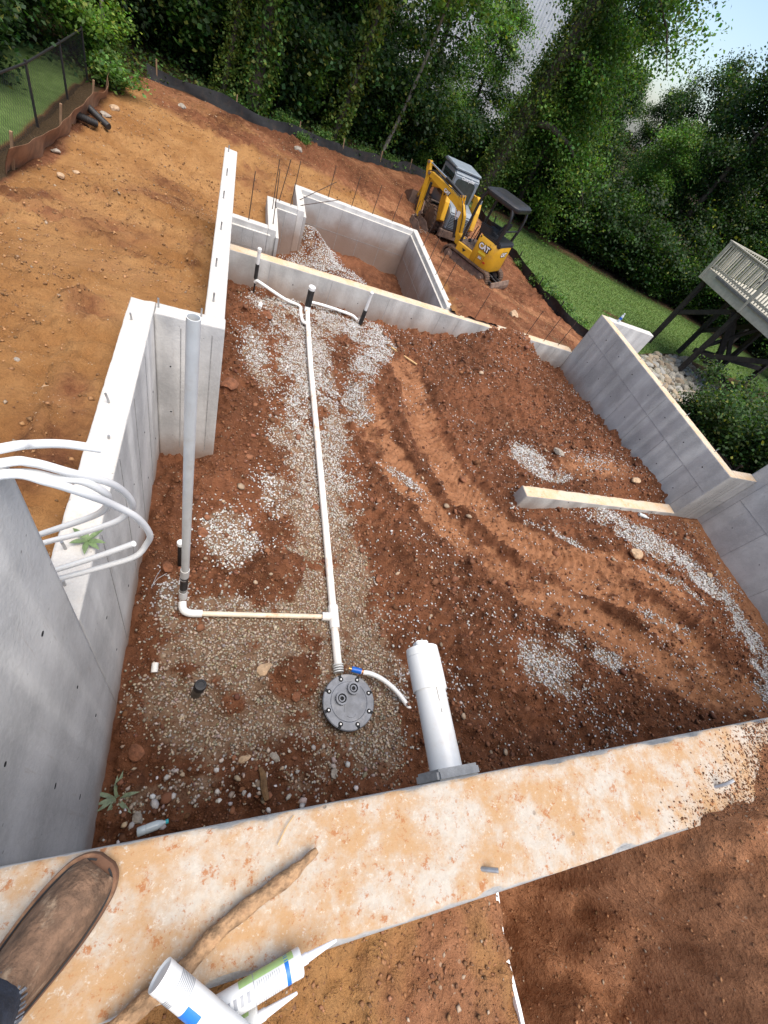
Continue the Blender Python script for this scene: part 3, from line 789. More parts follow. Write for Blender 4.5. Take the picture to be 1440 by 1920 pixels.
x, y = scatter(130, -.5, 1.7, .04, .5)
n = len(x); sz = .025 + .05 * RNG.uniform(0, 1, n) ** 2.5
me = pebbles('broken_stones', np.stack([x, y, floor_fields(x, y)[0] + sz * .2], 1), sz, stone_tints(n, np.clip(RNG.normal(.5, .3, n), 0, 1)))
tag(link('broken_stones', me, M['stone']), 'scattered pale broken stones in the mud along the near wall', 'stones', kind='stuff')
# ============================================================ foundation walls
def rough_wall(name, x0, x1, y0, y1, z0, z1, material, parent=None, step=.04, chip=.006, zamp=.003, seed=0):
    """Poured wall: top cast slightly uneven, arrises chipped."""
    nx = max(3, int((x1 - x0) / step)); ny = max(3, int((y1 - y0) / step))
    X, Y = np.meshgrid(np.linspace(x0, x1, nx + 1), np.linspace(y0, y1, ny + 1))
    Z = z1 + zamp * fbm(X * 6, Y * 6, seed + 200, 3)
    n = nx + 1
    idx = np.arange(X.size).reshape(X.shape)
    ring = list(idx[0, :-1]) + list(idx[:-1, -1]) + list(idx[-1, ::-1][:-1]) + list(idx[::-1, 0][:-1])
    Xf, Yf, Zf = X.ravel().copy(), Y.ravel().copy(), Z.ravel().copy()
    r = np.array(ring)
    full = np.stack([Xf[r], Yf[r], np.full(len(r), z1 - .016)], 1)
    nz = np.maximum(0, fbm(Xf[r] * 9 + 3, Yf[r] * 9, seed + 210, 4) * 1.6 + .25) * chip
    mx, my = (x0 + x1) / 2, (y0 + y1) / 2
    inx = np.where(Xf[r] <= x0 + 1e-6, 1, np.where(Xf[r] >= x1 - 1e-6, -1, 0)); iny = np.where(Yf[r] <= y0 + 1e-6, 1, np.where(Yf[r] >= y1 - 1e-6, -1, 0))
    Xf[r] += inx * (nz + .003); Yf[r] += iny * (nz + .003); Zf[r] -= .3 * nz
    V = [np.stack([Xf, Yf, Zf], 1), full, np.stack([full[:, 0], full[:, 1], np.full(len(r), z0)], 1)]
    J, I = np.meshgrid(np.arange(ny), np.arange(nx), indexing='ij')
    i0 = (J * n + I).ravel()
    F = [np.stack([i0, i0 + 1, i0 + 1 + n, i0 + n], 1)]
    b1 = X.size; b2 = b1 + len(r); k = np.arange(len(r)); k2 = (k + 1) % len(r)
    F.append(np.stack([r[k], b1 + k, b1 + k2, r[k2]], 1)); F.append(np.stack([b1 + k, b2 + k, b2 + k2, b1 + k2], 1))
    me = mesh_np(name, np.concatenate(V), np.concatenate(F)[:, ::1])
    return link(name, me, material, parent)

def seams(parent, face, at, us, z0, z1, hz=(), u0=None, u1=None, w=.007):
    """Thin raised fins left by the form joints: face 'x+' means the face looks to +X and stands at x = at."""
    sg = 1 if face[1] == '+' else -1
    def fin(ua, ub, za, zb):
        m = MB()
        lo, hi = sorted((at - sg * .01, at + sg * .003))
        if face[0] == 'x': m.box((lo, ua, za), (hi, ub, zb))
        else: m.box((ua, lo, za), (ub, hi, zb))
        m.build('form_seam', M['seam'], parent)
    for u in us: fin(u - w / 2, u + w / 2, z0, z1)
    for h in hz:
        cuts = sorted([u0] + [u for u in us if u0 < u < u1] + [u1])
        for a, b in zip(cuts[:-1], cuts[1:]): fin(a + w, b - w, h - w / 2, h + w / 2)

def anchor(loc, tilt=(0, 0), h=.07, r=.008, group='anchor bolts set in the wall tops', label=None):
    m = MB(); top = Vector((tilt[0], tilt[1], h))
    m.tube([(0, 0, -.03), top * .5, top], r, 8)
    o = m.build('anchor_bolt', M['steel'], loc=loc, smooth=True)
    return tag(o, label, 'anchor bolt', group)

def rebar(loc, vec, r=.0075, label=None, group='rebar dowels standing in the wall tops'):
    m = MB(); v = Vector(vec)
    m.tube([v * -.05, v * .5, v], r, 6)
    n = int(v.length / .03)
    o = m.build('rebar_dowel', M['rebar'], loc=loc)
    return tag(o, label, 'rebar', group)

nw = thing('foundation_wall', 'wide foundation wall with clay-stained top in the foreground under the boot', 'wall')
rough_wall('wall_body', -3.0, 9.2, -.25, .012, -.5, 3.15, M['wall_near'], nw, .014, .010, .003, 1)
tl = thing('foundation_wall', 'tall grey wall section at the left edge with the white tubing hung over it', 'wall')
rough_wall('wall_body', -.75, -.55, .016, 1.0, -.5, 3.15, M['wall'], tl, .02, .006, .002, 2)
ll = thing('foundation_wall', 'low left wall with whitish top running from the tubing to the corner return', 'wall')
rough_wall('wall_body', -.75, -.55, 1.003, 4.0, -.5, 1.9, M['wall'], ll, .02, .008, .003, 3)
seams(ll, 'x+', -.55, (1.55, 2.15, 2.75, 3.3), .06, 1.86)
rt = thing('foundation_wall', 'short return wall behind the tall white standpipe', 'wall')
rough_wall('wall_body', -.547, .045, 3.84, 4.0, -.5, 1.898, M['wall'], rt, .02, .006, .003, 4)
seams(rt, 'y-', 3.84, (-.33, -.06), .2, 1.8)
w2 = thing('foundation_wall', 'long narrow white-topped wall running back from the corner return', 'wall')
rough_wall('wall_body', -.145, .035, 4.003, 8.56, -.5, 1.9, M['wall'], w2, .03, .006, .003, 5)
seams(w2, 'x+', .035, (5.0, 6.2, 7.4), .0, 1.86)
cw = thing('foundation_wall', 'long cross wall with tan top at the back of the basement', 'wall')
rough_wall('wall_body', .038, 7.997, 8.2, 8.42, -.8, .60, M['wall_tan'], cw, .03, .006, .003, 6)
seams(cw, 'y-', 8.2, (.55, .75, 1.9, 3.1, 4.3, 4.75, 5.3, 7.0, 7.5), -.05, .57)
rw = thing('foundation_wall', 'right-hand foundation wall with form-panel lines facing the basement', 'wall')
rough_wall('wall_body', 8.0, 8.19, 3.42, 8.23, -.6, 1.60, M['wall_tan'], rw, .025, .006, .003, 7)
seams(rw, 'x-', 8.0, (3.62, 4.1, 4.75, 5.4, 6.05, 6.7, 7.35, 7.85), .0, 1.12, (1.13, ), 3.45, 8.2)
seams(rw, 'x-', 8.0, (5.4, 7.35), 1.14, 1.57)
wg = thing('foundation_wall', 'short wing wall with white top at the far right corner', 'wall')
rough_wall('wall_body', 8.193, 9.62, 8.04, 8.232, -1.2, 1.60, M['wall'], wg, .025, .006, .003, 8)
rr = thing('foundation_wall', 'small tan-topped return wall at the right side of the basement', 'wall')
rough_wall('wall_body', 8.193, 8.76, 3.42, 3.60, -.5, 1.60, M['wall_tan'], rr, .025, .006, .003, 9)
seams(rr, 'y-', 3.42, (8.3, 8.42), .4, 1.5, (1.0,), 8.42, 8.76)
tr = thing('foundation_wall', 'tall grey wall cut off by the right edge of the picture', 'wall')
rough_wall('wall_body', 8.763, 8.96, .016, 3.58, -.5, 3.15, M['wall'], tr, .03, .006, .003, 10)
seams(tr, 'x-', 8.763, (1.2, 1.8, 2.6, 3.3), .2, 2.2, (1.22,), 1.2, 3.3)
sw = thing('footing_stub', 'low tan-topped concrete strip jutting into the basement from the right wall', 'wall')
rough_wall('wall_body', 4.52, 7.995, 3.42, 3.63, -.3, .53, M['wall_tan'], sw, .025, .008, .004, 11)

ch = thing('foundation_wall', 'stepped white-topped walls enclosing the small far chamber', 'wall')
CT = .66
for i, (x0, x1, y0, y1) in enumerate(((-.14, .035, 8.565, 9.345), (-.14, .70, 9.35, 9.50), (.703, .86, 9.35, 10.747), (.703, 1.345, 10.75, 10.90), (1.348, 1.50, 10.75, 11.997), (1.348, 4.45, 12.0, 12.15), (4.453, 4.60, 8.424, 12.15))):
    rough_wall('wall_section', x0, x1, y0, y1, -1.2, CT - (.25 if i == 0 else 0), M['wall'], ch, .03, .005, .003, 20 + i)
# brick ledge cast along the inner side of the chamber walls
for (a, b) in (((.705, 9.29, -1.2), (.76, 9.347, .56)), ((.04, 9.29, -1.2), (.70, 9.347, .56)), ((.863, 9.30, -1.2), (.92, 10.745, .56)), ((.863, 10.69, -1.2), (1.345, 10.747, .56)), ((1.503, 10.75, -1.2), (1.56, 11.94, .56)), ((1.503, 11.94, -1.2), (4.39, 11.997, .56)), ((4.393, 8.43, -1.2), (4.45, 11.997, .56))):
    MB().box(a, b).build('brick_ledge', M['wall'], ch, bevel=.004)
seams(ch, 'y-', 11.94, (2.0, 2.55, 3.1, 3.7), -.55, .54, (.02,), 1.6, 4.35)
seams(ch, 'x-', 4.393, (9.2, 9.9, 10.6, 11.3), -.7, .54, (.02,), 8.6, 11.9)
seams(ch, 'y-', 9.29, (.25, .45), -.2, .54, (.25,), .06, .68)
seams(ch, 'y-', 10.69, (1.1,), -.5, .54)

_tie = MB().lathe([(.011, -.004), (.011, .002), (.006, .003)], (0, 0, 0), 10, 'x').build('tie_hole', M['dark']).data
bpy.data.objects.remove(bpy.data.objects['tie_hole'])
def ties(parent, face, at, us, zs):
    for u in us:
        for z_ in zs:
            o = link('tie_hole', _tie, None, parent, (at, u, z_) if face[0] == 'x' else (u, at, z_))
            o.rotation_euler = (0, 0, {'x+': 0, 'x-': math.pi, 'y-': -math.pi / 2}[face])
            o.scale = (1, random.uniform(.7, 1.3), random.uniform(.7, 1.2))
ties(ll, 'x+', -.55, (1.3, 1.85, 2.45, 3.05, 3.6), (.55, 1.2)); ties(tl, 'x+', -.55, (.3, .75), (.9, 1.6, 2.4)); ties(rt, 'y-', 3.84, (-.42, -.2), (.75, 1.35))
ties(rw, 'x-', 8.0, (3.85, 4.45, 5.1, 5.75, 6.4, 7.0, 7.6), (.75, 1.35)); ties(cw, 'y-', 8.2, (1.2, 2.5, 3.7, 4.5), (.3,)); ties(tr, 'x-', 8.763, (1.5, 2.2, 2.95), (.85, 1.6)); ties(sw, 'y-', 3.42, (5.4, 6.6, 7.4), (.49,))
for i, (bx, by, lb) in enumerate(((-.69, 3.66, 'bolt on the left wall top just before its far corner'), (-.52, 3.93, 'bolt on the far edge of the return wall near its left corner'), (-.17, 3.95, 'bolt on the return wall top behind the standpipe mouth'), (-.68, 2.62, 'tilted bolt midway along the low left wall top'),
        (-.63, 2.28, 'rusty stub bolt next after the tilted one on the low left wall'), (-.69, 1.42, 'bolt beside the leaf sprig on the low left wall'), (-.65, 1.2, 'bolt nearest the tall wall under the white tubing'))):
    anchor((bx, by, 1.898), ((-.006, -.012), (.0, .0), (.004, 0), (-.02, .01), (.004, 0), (-.01, .004), (0, 0))[i], (.07, .09, .08, .08, .035, .07, .06)[i], .008, 'anchor bolts in the left walls', lb)
for i, by in enumerate((8.39, 7.46, 6.68, 5.79, 4.92, 4.24)):
    anchor((-.09 + .01 * (i % 2), by, 1.898), (.004, .01), .09, .009, 'anchor bolts along the long narrow wall', ('farthest', 'second farthest', 'third farthest', 'third nearest', 'second nearest', 'nearest')[i] + ' anchor bolt on the long narrow white-topped wall')
anchor((.72, -.19, 3.148), (.045, -.012), .03, .006, 'bolts in the near wall', 'bent bolt stub in the middle of the near wall top')
anchor((1.74, -.165, 3.165), (.055, .012), .03, .006, 'bolts in the near wall', 'bent bolt stub in the clay at the right end of the near wall')
for i, by in enumerate((4.0, 4.9, 5.75, 6.6)):
    anchor((8.1, by, 1.598), (.03, .01), .08, .007, 'anchor bolts on the right-hand wall', ('nearest', 'second nearest', 'third nearest', 'farthest')[i] + ' bolt on top of the right-hand foundation wall')

RB = [((.34, 9.42, .66), (.02, .02, .8), 'lone rebar on the short wall section next to the long narrow wall'), ((.80, 9.6, .66), (-.02, .1, .9), 'nearest upright rebar at the stepped corner of the chamber'), ((.80, 10.3, .66), (.0, .05, .85), 'second upright rebar at the stepped corner of the chamber'),
      ((.95, 10.82, .66), (.1, .0, .8), 'rebar leaning right on the stepped corner of the chamber'), ((1.2, 10.82, .66), (.05, .1, .8), 'rebar on the second step of the chamber corner'), ((1.42, 11.3, .66), (.75, .3, .5), 'upper of the two rebars bent out sideways from the chamber corner'),
      ((1.42, 11.0, .66), (.85, .2, .32), 'lower of the two rebars bent out sideways from the chamber corner')]
for i, xx in enumerate((2.15, 2.75, 3.3, 3.85, 4.35)):
    RB.append(((xx, 12.08, .66), (.02, .02, .65), ('leftmost', 'second from left', 'middle', 'second from right', 'rightmost')[i] + ' rebar on the back wall of the far chamber'))
for i, yy in enumerate((11.2, 10.5, 9.8, 9.15)):
    RB.append(((4.53, yy, .66), (.03, .0, .7), ('farthest', 'second farthest', 'second nearest', 'nearest')[i] + ' rebar on the chamber wall facing the excavator'))
for i, xx in enumerate((5.15, 6.6, 7.15, 7.6)):
    RB.append(((xx, 8.33, .60), (.03, .02, .62), ('leftmost', 'second from left', 'second from right', 'rightmost')[i] + ' rebar on the cross wall right of the chamber'))
for loc, vec, lb in RB: rebar(loc, vec, .008, lb)
# ============================================================ plumbing in the basement
def fz(x, y): return float(floor_fields(np.array([float(x)]), np.array([float(y)]))[0][0])

dp = thing('drain_pipe', 'long white drain pipe lying in gravel from the sump lid to the back wall', 'pipe')
main = [(1.405, 1.20, .045), (1.41, 1.8, .05), (1.42, 2.6, .055), (1.43, 3.6, .06), (1.44, 4.8, .065), (1.45, 6.0, .07), (1.47, 7.0, .085), (1.49, 7.75, .12)]
m = MB().tube(smooth_path(main, 4), .043, 16); m.build('pipe', M['pvc_dirty'], dp, True)
m = MB()
for (a, b) in ((.0, .0),): m.tube([(1.41, 1.60, .052), (1.412, 1.86, .055)], .056, 16)
m.tube([(1.39, 1.735, .054), (1.28, 1.742, .05)], .047, 14); m.build('tee_fitting', M['pvc'], dp, True)
m = MB()
for k in range(4): m.tube([(1.404, 1.215 - k * .024, .048), (1.404, 1.203 - k * .024, .048)], .058 - .001 * k, 18)
m.build('ribbed_coupling', M['pvc_grey'], dp, True)
br = thing('drain_pipe', 'short branch drain with orange stains from the standpipe corner to the main pipe', 'pipe')
MB().tube([(1.285, 1.742, .042), (.6, 1.77, .045), (0.02, 1.795, .05)], .027, 14).build('pipe', M['pvc_orange'], br, True)
m = MB().tube(smooth_path([(.06, 1.793, .05), (-.06, 1.80, .055), (-.115, 1.83, .075), (-.13, 1.90, .10)], 5), .038, 14)
m.build('elbow', M['pvc'], br, True)

sp = thing('standpipe', 'tall white standpipe with an open top and black rubber coupling at its foot', 'pipe', (-.13, 1.99, 0))
MB().pipe((.012, .0, .56), (.012, .01, 3.12), .0335, .029, 24).build('pipe', M['pvc_grey'], sp, True)
MB().tube([(.008, 0, .47), (.011, 0, .60)], .039, 20).build('socket', M['pvc_grey'], sp, True)
MB().tube([(.0, 0, .15), (.004, 0, .26), (.008, 0, .47)], .036, 20).build('rubber_coupling', M['rubber'], sp, True)
m = MB()
for z in (.18, .2, .42): m.tube([(.003, 0, z), (.003, 0, z + .012)], .0385, 20)
m.build('hose_clamps', M['steel'], sp, True)['kind'] = 'stuff'
MB().tube([(0, -.01, .02), (0, 0, .16)], .040, 18).build('base_fitting', M['pvc'], sp, True)

cs = thing('capped_stub_pipe', 'short black stub with a white cap just behind the foot of the standpipe', 'pipe', (-.19, 2.36, .0))
MB().tube([(0, 0, 0), (0, 0, .42)], .026, 16).build('stub', M['rubber'], cs, True)
MB().lathe([(.033, 0), (.034, .04), (.030, .05)], (0, 0, .415), 18).build('cap', M['pvc'], cs, True)

bs = thing('capped_stub_pipe', 'upright stub pipe with a black rubber cap alone in the gravel', 'pipe', (.055, 1.04, fz(.055, 1.04) - .02))
bs.rotation_euler = (R(-6), R(8), 0)
MB().tube([(0, 0, -.02), (0, 0, .2)], .043, 18).build('stub', simple('muddy_black_pipe', (.10, .09, .075), .6, var=.3, dirt=(.35, .28, .2), dirt_amt=.7, scale=14), bs, True)
MB().lathe([(.051, 0), (.052, .055), (.047, .066), (.03, .068), (.028, .064)], (0, 0, .185), 22).build('cap', M['rubber'], bs, True)

sb = thing('sump_basin', 'round dark grey sump basin lid with two round ports and bolt slots', 'sump lid', (1.455, .83, fz(1.7, .83) - .03))
MB().lathe([(.235, -.05), (.24, .09), (.26, .10), (.265, .125)], (0, 0, 0), 48).build('basin_rim', M['rubber'], sb, True)
MB().lathe([(.262, .126), (.264, .145), (.256, .152), (.19, .152), (.186, .148), (.182, .153), (.06, .156)], (0, 0, 0), 56).build('lid', M['lid'], sb, True)
for k in range(8):
    a = 2 * math.pi * (k + .35) / 8
    c, s = math.cos(a), math.sin(a)
    m = MB().lathe([(.024, .150), (.024, .1545)], (c * .222, s * .222, 0), 12)
    m.bar((c * .222, s * .222, .1525), (c * .262, s * .262, .1525), .03, .004)
    slot = m.build('bolt_slot', M['dark'], sb)
    MB().lathe([(.011, .1545), (.010, .162)], (c * .222, s * .222, 0), 6).build('bolt', M['steel'], slot)
for px, py in ((-.075, .03), (.055, .115)):
    MB().pipe((px, py, .150), (px, py, .185), .062, .044, 24).build('port_ring', M['lid'], sb, True)
    q = MB().lathe([(.044, .157), (.044, .158)], (px, py, 0), 20).build('port_bore', M['dark'], sb)
    MB().pipe((px, py, .158), (px, py, .176), .032, .02, 20).build('grommet', M['lid'], q, True)
m = MB()
for k in range(7):
    a = -2.6 + k * .33
    m.bar((.01 + .05 * math.cos(a), -.11 + .035 * math.sin(a), .157), (.01 + .05 * math.cos(a + .3), -.11 + .035 * math.sin(a + .3), .157), .008, .006)
m.bar((-.05, -.05, .157), (.07, -.03, .157), .006, .005).bar((-.06, -.09, .157), (-.05, -.03, .157), .006, .005).build('embossed_mark', M['lid'], sb)['kind'] = 'stuff'

hs = thing('white_hose', 'curved white hose with a blue valve running from the sump lid under the capped pipe', 'hose')
MB().tube(smooth_path([(1.60, 1.09, .17), (1.72, 1.06, .17), (1.86, .985, .15), (2.0, .86, .12), (2.12, .68, .09), (2.2, .5, .05)], 6), .025, 12).build('hose', M['pex'], hs, True)
MB().tube([(1.505, 1.125, .17), (1.53, 1.118, .172), (1.60, 1.095, .172)], [.027, .03, .029], 14).build('valve', M['blue'], hs, True)
MB().tube([(1.475, 1.135, .168), (1.51, 1.124, .17)], .016, 12).build('brass_tip', simple('brass', (.55, .3, .12), .35, .8), hs, True)
MB().tube([(1.607, 1.093, .172), (1.622, 1.088, .172)], .031, 14).build('clamp', simple('copper_clamp', (.45, .16, .06), .4, .8), hs, True)

# 6-inch stub through the near wall
cp = thing('capped_sewer_pipe', 'thick white capped pipe poking out of the near wall towards the gravel', 'pipe', (1.165, 0, 2.29))
MB().tube([(0, -.1, 0), (.008, .46, 0)], .080, 32).build('pipe', M['pvc'], cp, True)
MB().tube([(.006, .42, 0), (.0065, .425, 0), (.008, .60, 0), (.008, .603, 0)], [.086, .0905, .0905, .088], 32).build('hub', M['pvc'], cp, True)
MB().tube([(.008, .604, 0), (.008, .608, 0), (.009, .645, 0), (.009, .65, 0)], [.087, .090, .088, .080], 32).build('cleanout_plug', M['pvc'], cp, True)
MB().box((-.028, .64, -.028), (.045, .685, .03)).build('plug_head', M['pvc'], cp, bevel=.006)
MB().prism([(-.115, -.115), (.12, -.12), (.125, .105), (.1, .118), (-.105, .112)], .0125, .065, 'y').build('sealant_collar', M['foam'], cp, bevel=.012)
for z in (-.02, .035):
    MB().box((.0, .32 + z, .0795), (.006, .36 + z * 2, .0808)).build('scuff', simple('scuff_grey', (.35, .33, .3), .7), cp)

# pipes at the back wall
sv = thing('vent_stub', 'thin pipe with black sleeve against the cross wall at the far left', 'pipe', (.52, 8.05, 0))
MB().tube([(0, 0, -.05), (0, 0, .3)], .014, 10).build('stake', M['rubber'], sv, True)
MB().tube([(0, 0, .3), (0, 0, .56)], .033, 14).build('rubber_sleeve', M['rubber'], sv, True)
MB().tube([(0, 0, .55), (.0, .0, .78)], .028, 14).build('pipe', M['pvc'], sv, True)
MB().lathe([(.034, 0), (.035, .05), (.028, .058)], (0, 0, .775), 16).build('cap', M['pvc'], sv, True)
MB().tube(smooth_path([(.0, -.02, .24), (.03, -.04, .28), (.1, -.06, .27), (.55, -.12, .13), (.83, -.16, .10), (.845, -.35, .09), (.86, -.62, .09), (.9, -.69, .1), (.96, -.7, .1)], 4), .03, 12).build('branch_pipe', M['pvc'], sv, True)
fc = thing('capped_riser', 'stout black riser with a white cap at the head of the drain pipe', 'pipe', (1.49, 7.8, .1))
MB().tube([(0, -.06, 0), (0, .0, .04), (0, .02, .1)], .055, 18).build('elbow', M['pvc'], fc, True)
MB().tube([(0, .02, .08), (.0, .04, .4)], .06, 18).build('rubber_coupling', M['rubber'], fc, True)
MB().lathe([(.064, 0), (.066, .05), (.055, .062)], (0, .042, .39), 20).build('cap', M['pvc'], fc, True)
fr = thing('riser_pipe', 'white riser with black lower sleeve standing in gravel near the cross wall middle', 'pipe', (2.6, 7.9, .08))
MB().tube([(-.01, 0, -.02), (0, 0, .28)], .04, 16).build('rubber_sleeve', M['rubber'], fr, True)
MB().tube([(0, 0, .27), (.005, 0, .62)], .029, 14).build('pipe', M['pvc'], fr, True)
MB().lathe([(.032, 0), (.034, .03), (.028, .036)], (.005, 0, .615), 14).build('cap', M['pvc'], fr, True)
lp = thing('lateral_pipe', 'white pipe half buried in gravel along the foot of the cross wall', 'pipe')
MB().tube(smooth_path([(1.54, 8.0, .17), (1.8, 8.05, .15), (2.2, 8.03, .14), (2.42, 8.0, .13), (2.52, 7.95, .1)], 5), .028, 12).build('pipe', M['pvc'], lp, True)

# ============================================================ white tubing hung over the tall wall
pc = thing('pex_tubing_coil', 'loose coil of white flexible tubing hanging over the tall left wall', 'tubing')
TB = [[(-.95, .70, 3.20), (-.75, .82, 3.26), (-.51, .93, 3.29), (-.47, .99, 3.25), (-.41, 1.05, 3.2), (-.33, 1.09, 3.15)],
      [(-.95, .66, 3.19), (-.75, .80, 3.23), (-.52, .91, 3.25), (-.46, .94, 3.23), (-.39, .98, 3.15), (-.32, 1.07, 3.0), (-.29, 1.14, 2.85), (-.28, 1.18, 2.72), (-.31, 1.22, 2.6), (-.37, 1.23, 2.5), (-.53, 1.25, 2.35), (-.72, 1.27, 2.2), (-.95, 1.28, 2.0)],
      [(-.95, .60, 3.175), (-.72, .78, 3.20), (-.51, .88, 3.24), (-.42, .9, 3.2), (-.35, .94, 3.1), (-.3, 1.01, 2.95), (-.24, 1.06, 2.8), (-.21, 1.1, 2.62), (-.23, 1.12, 2.5), (-.28, 1.11, 2.4), (-.41, 1.12, 2.28), (-.62, 1.13, 2.12), (-.9, 1.14, 1.92)],
      [(-.28, 1.12, 2.5), (-.44, 1.13, 2.35), (-.64, 1.14, 2.18), (-.9, 1.15, 1.98)],
      [(-.72, .84, 3.19), (-.5, .92, 3.2), (-.42, .96, 3.14), (-.37, .99, 3.1), (-.33, 1.03, 3.0), (-.33, 1.07, 2.9), (-.37, 1.12, 2.75), (-.46, 1.17, 2.6), (-.67, 1.2, 2.4), (-.95, 1.22, 2.15)]]
for i, t in enumerate(TB):
    m = MB().tube(smooth_path(t, 8), .0135, 14)
    if i in (0, 3):
        e = t[-1] if i == 0 else t[0]; q = t[-2] if i == 0 else t[1]
    m.build('tube', M['pex'], pc, True)

def leaf_blade(m, base, direc, length, width, droop=.3):
    d = Vector(direc).normalized(); up = Vector((0, 0, 1)); s = d.cross(up).normalized()
    prev = None; ids = []
    for k in range(6):
        t = k / 5
        p = Vector(base) + d * (length * t) + up * (length * (.35 * t - droop * t * t))
        w = width * math.sin(math.pi * min(1, .08 + .92 * t)) * .5
        ids.append((len(m.v), len(m.v) + 1, len(m.v) + 2))
        m.v += [tuple(p - s * w + up * w * .3), tuple(p), tuple(p + s * w + up * w * .3)]
    for a, b in zip(ids[:-1], ids[1:]):
        m.f += [(a[0], a[1], b[1], b[0]), (a[1], a[2], b[2], b[1])]
M['weed'] = simple('weed_leaf', (.13, .19, .075), .6, var=.3, scale=30)
M['weed_pale'] = simple('pale_weed_leaf', (.16, .20, .12), .7, var=.3, scale=30)
def sprig(loc, label, n, length, width, material, seed, droop=.45):
    rr_ = random.Random(seed)
    t = thing('leaf_sprig', label, 'plant', loc)
    for k in range(n):
        a = 2 * math.pi * k / n + rr_.uniform(-.3, .3)
        m = MB(); leaf_blade(m, (0, 0, .004), (math.cos(a), math.sin(a), .25), length * rr_.uniform(.7, 1.1), width, droop)
        m.build('leaf', material, t, True)
    MB().tube([(0, 0, -.01), (.01, 0, .02)], .003, 6).build('stem', material, t)
sprig((-.60, 1.47, 1.905), 'green leaf sprig lying on the low left wall under the tubing', 7, .11, .03, M['weed'], 3)
sprig((-.45, .33, fz(-.45, .33)), 'pale green weed growing in the corner of the near wall', 10, .17, .03, M['weed_pale'], 5, .35)

# ============================================================ debris on the floor
M['rock_tan'] = simple('tan_rock', (.42, .29, .18), .9, var=.25, scale=20, bmp=.5)
M['rock_grey'] = simple('pale_rock', (.30, .26, .215), .9, var=.3, scale=20, bmp=.5)
M['rock_red'] = simple('red_clay_lump', (.19, .075, .036), .95, var=.35, scale=18, bmp=.6)
def rock(loc, size, label, material, seed, sq=(1, .8, .6)):
    r_ = np.random.default_rng(seed)
    import bmesh
    bm = bmesh.new(); bmesh.ops.create_icosphere(bm, subdivisions=2, radius=.5)
    ax = r_.normal(0, 1, (9, 3)); ax /= np.linalg.norm(ax, axis=1)[:, None]; off = r_.uniform(.30, .44, 9)
    for v in bm.verts:
        p = np.array(v.co)
        for a, o_ in zip(ax, off):
            d = p @ a
            if d > o_: p = p - a * (d - o_)
        v.co = Vector(p * np.array(sq) * size)
    me = bpy.data.meshes.new('rock'); bm.to_mesh(me); bm.free()
    o = link('rock', me, material, loc=loc); o.rotation_euler = (0, 0, r_.uniform(0, 6))
    return tag(o, label, 'rock', 'loose rocks on the basement floor')
for i, (rx, ry, s, mt, lb) in enumerate(((.49, .47, .10, 'rock_tan', 'pinkish white rock on the gravel near the wall corner'), (.74, .45, .10, 'rock_grey', 'grey rock right of the pinkish one near the near wall'), (1.27, .25, .08, 'rock_grey', 'pale chunk nearest the near wall left of the thick pipe'), (.66, 1.22, .16, 'rock_tan', 'flat brown slab lump in the gravel left of the sump lid'),
        (.95, .93, .11, 'rock_red', 'red clay lump left of the sump lid'), (1.33, 3.25, .1, 'rock_red', 'brown clod touching the drain pipe midway'), (-.35, .62, .14, 'rock_red', 'red clay chunk against the left wall near its corner'), (6.25, 2.48, .24, 'rock_tan', 'square tan block in the dark clay by the right gravel'),
        (1.45, 1.42, .0, '', ''), (3.75, 3.95, .13, 'rock_red', 'clay lump on the tyre track'), (.0, 2.75, .13, 'rock_red', 'orange clay lump by the left wall'), (-.3, 2.3, .12, 'rock_red', 'clay lump between the standpipe and the left wall'), (.18, 5.2, .28, 'rock_red', 'big orange clay lump beside the return wall end'), (.75, 7.35, .22, 'rock_red', 'red clay lump left of the riser in the back gravel'), (2.02, 2.2, .10, 'rock_red', 'clod on the right edge of the gravel strip'),
        (-.28, .17, .09, 'rock_grey', 'pale flat stone beside the crushed bottle'), (6.0, 4.75, .2, 'rock_grey', 'whitish rock in the smooth clay beyond the concrete strip'), (7.3, 4.05, .2, 'rock_tan', 'tan stone lying against the right wall foot'), (8.0, 2.2, .12, 'rock_tan', 'small tan stone at the edge of the right gravel'))):
    if s: rock((rx, ry, fz(rx, ry) + s * .12), s, lb, M[mt], 300 + i, (1.2, .9, .55))
rock((6.9, 9.6, gz(6.9, 9.6) + .05), .3, 'round tan boulder on the dirt behind the cross wall', M['rock_tan'], 330, (1.2, .9, .7))
for i, (rx, ry, s) in enumerate(((-2.6, 9.2, .12), (-2.2, 8.6, .1), (-2.4, 11.9, .2), (-2.35, 12.5, .24), (-1.3, 14.9, .22), (-.6, 15.2, .2), (1.7, 15.9, .28), (-2.3, 8.2, .12), (-1.4, 3.2, .08), (-1.15, 2.9, .07))):
    o = rock((rx, ry, gz(rx, ry) + s * .1), s, ('pale rock at the foot of the chain-link fence', 'second pale rock near the chain-link fence', 'clay boulder by the black corrugated pipes', 'clay boulder behind the black corrugated pipes', 'flat pale rock along the back silt fence, leftmost', 'flat pale rock along the back silt fence, second from left', 'upright pale rock at the back silt fence middle', 'small white rock in front of the chain-link fence', 'pinkish stone on the tan dirt left of the low wall', 'small white stone on the tan dirt left of the low wall')[i], M['rock_tan' if i % 2 else 'rock_grey'], 340 + i, (1.2, .9, .6))
    o['group'] = 'loose rocks on the graded dirt'
wd = MB(); wd.tube(smooth_path([(-.02, .11, .02), (0, .05, .035), (.005, -.03, .03), (.03, -.12, .015)], 3), [.02, .02, .026, .028, .03, .032, .032, .03, .028, .022], 7)
tag(wd.build('wood_chunk', simple('wet_wood', (.16, .09, .04), .9, var=.3, scale=25, bmp=.6), loc=(.62, .26, fz(.62, .26))), 'dark broken wood chunk on the mud beside the near wall', 'wood')
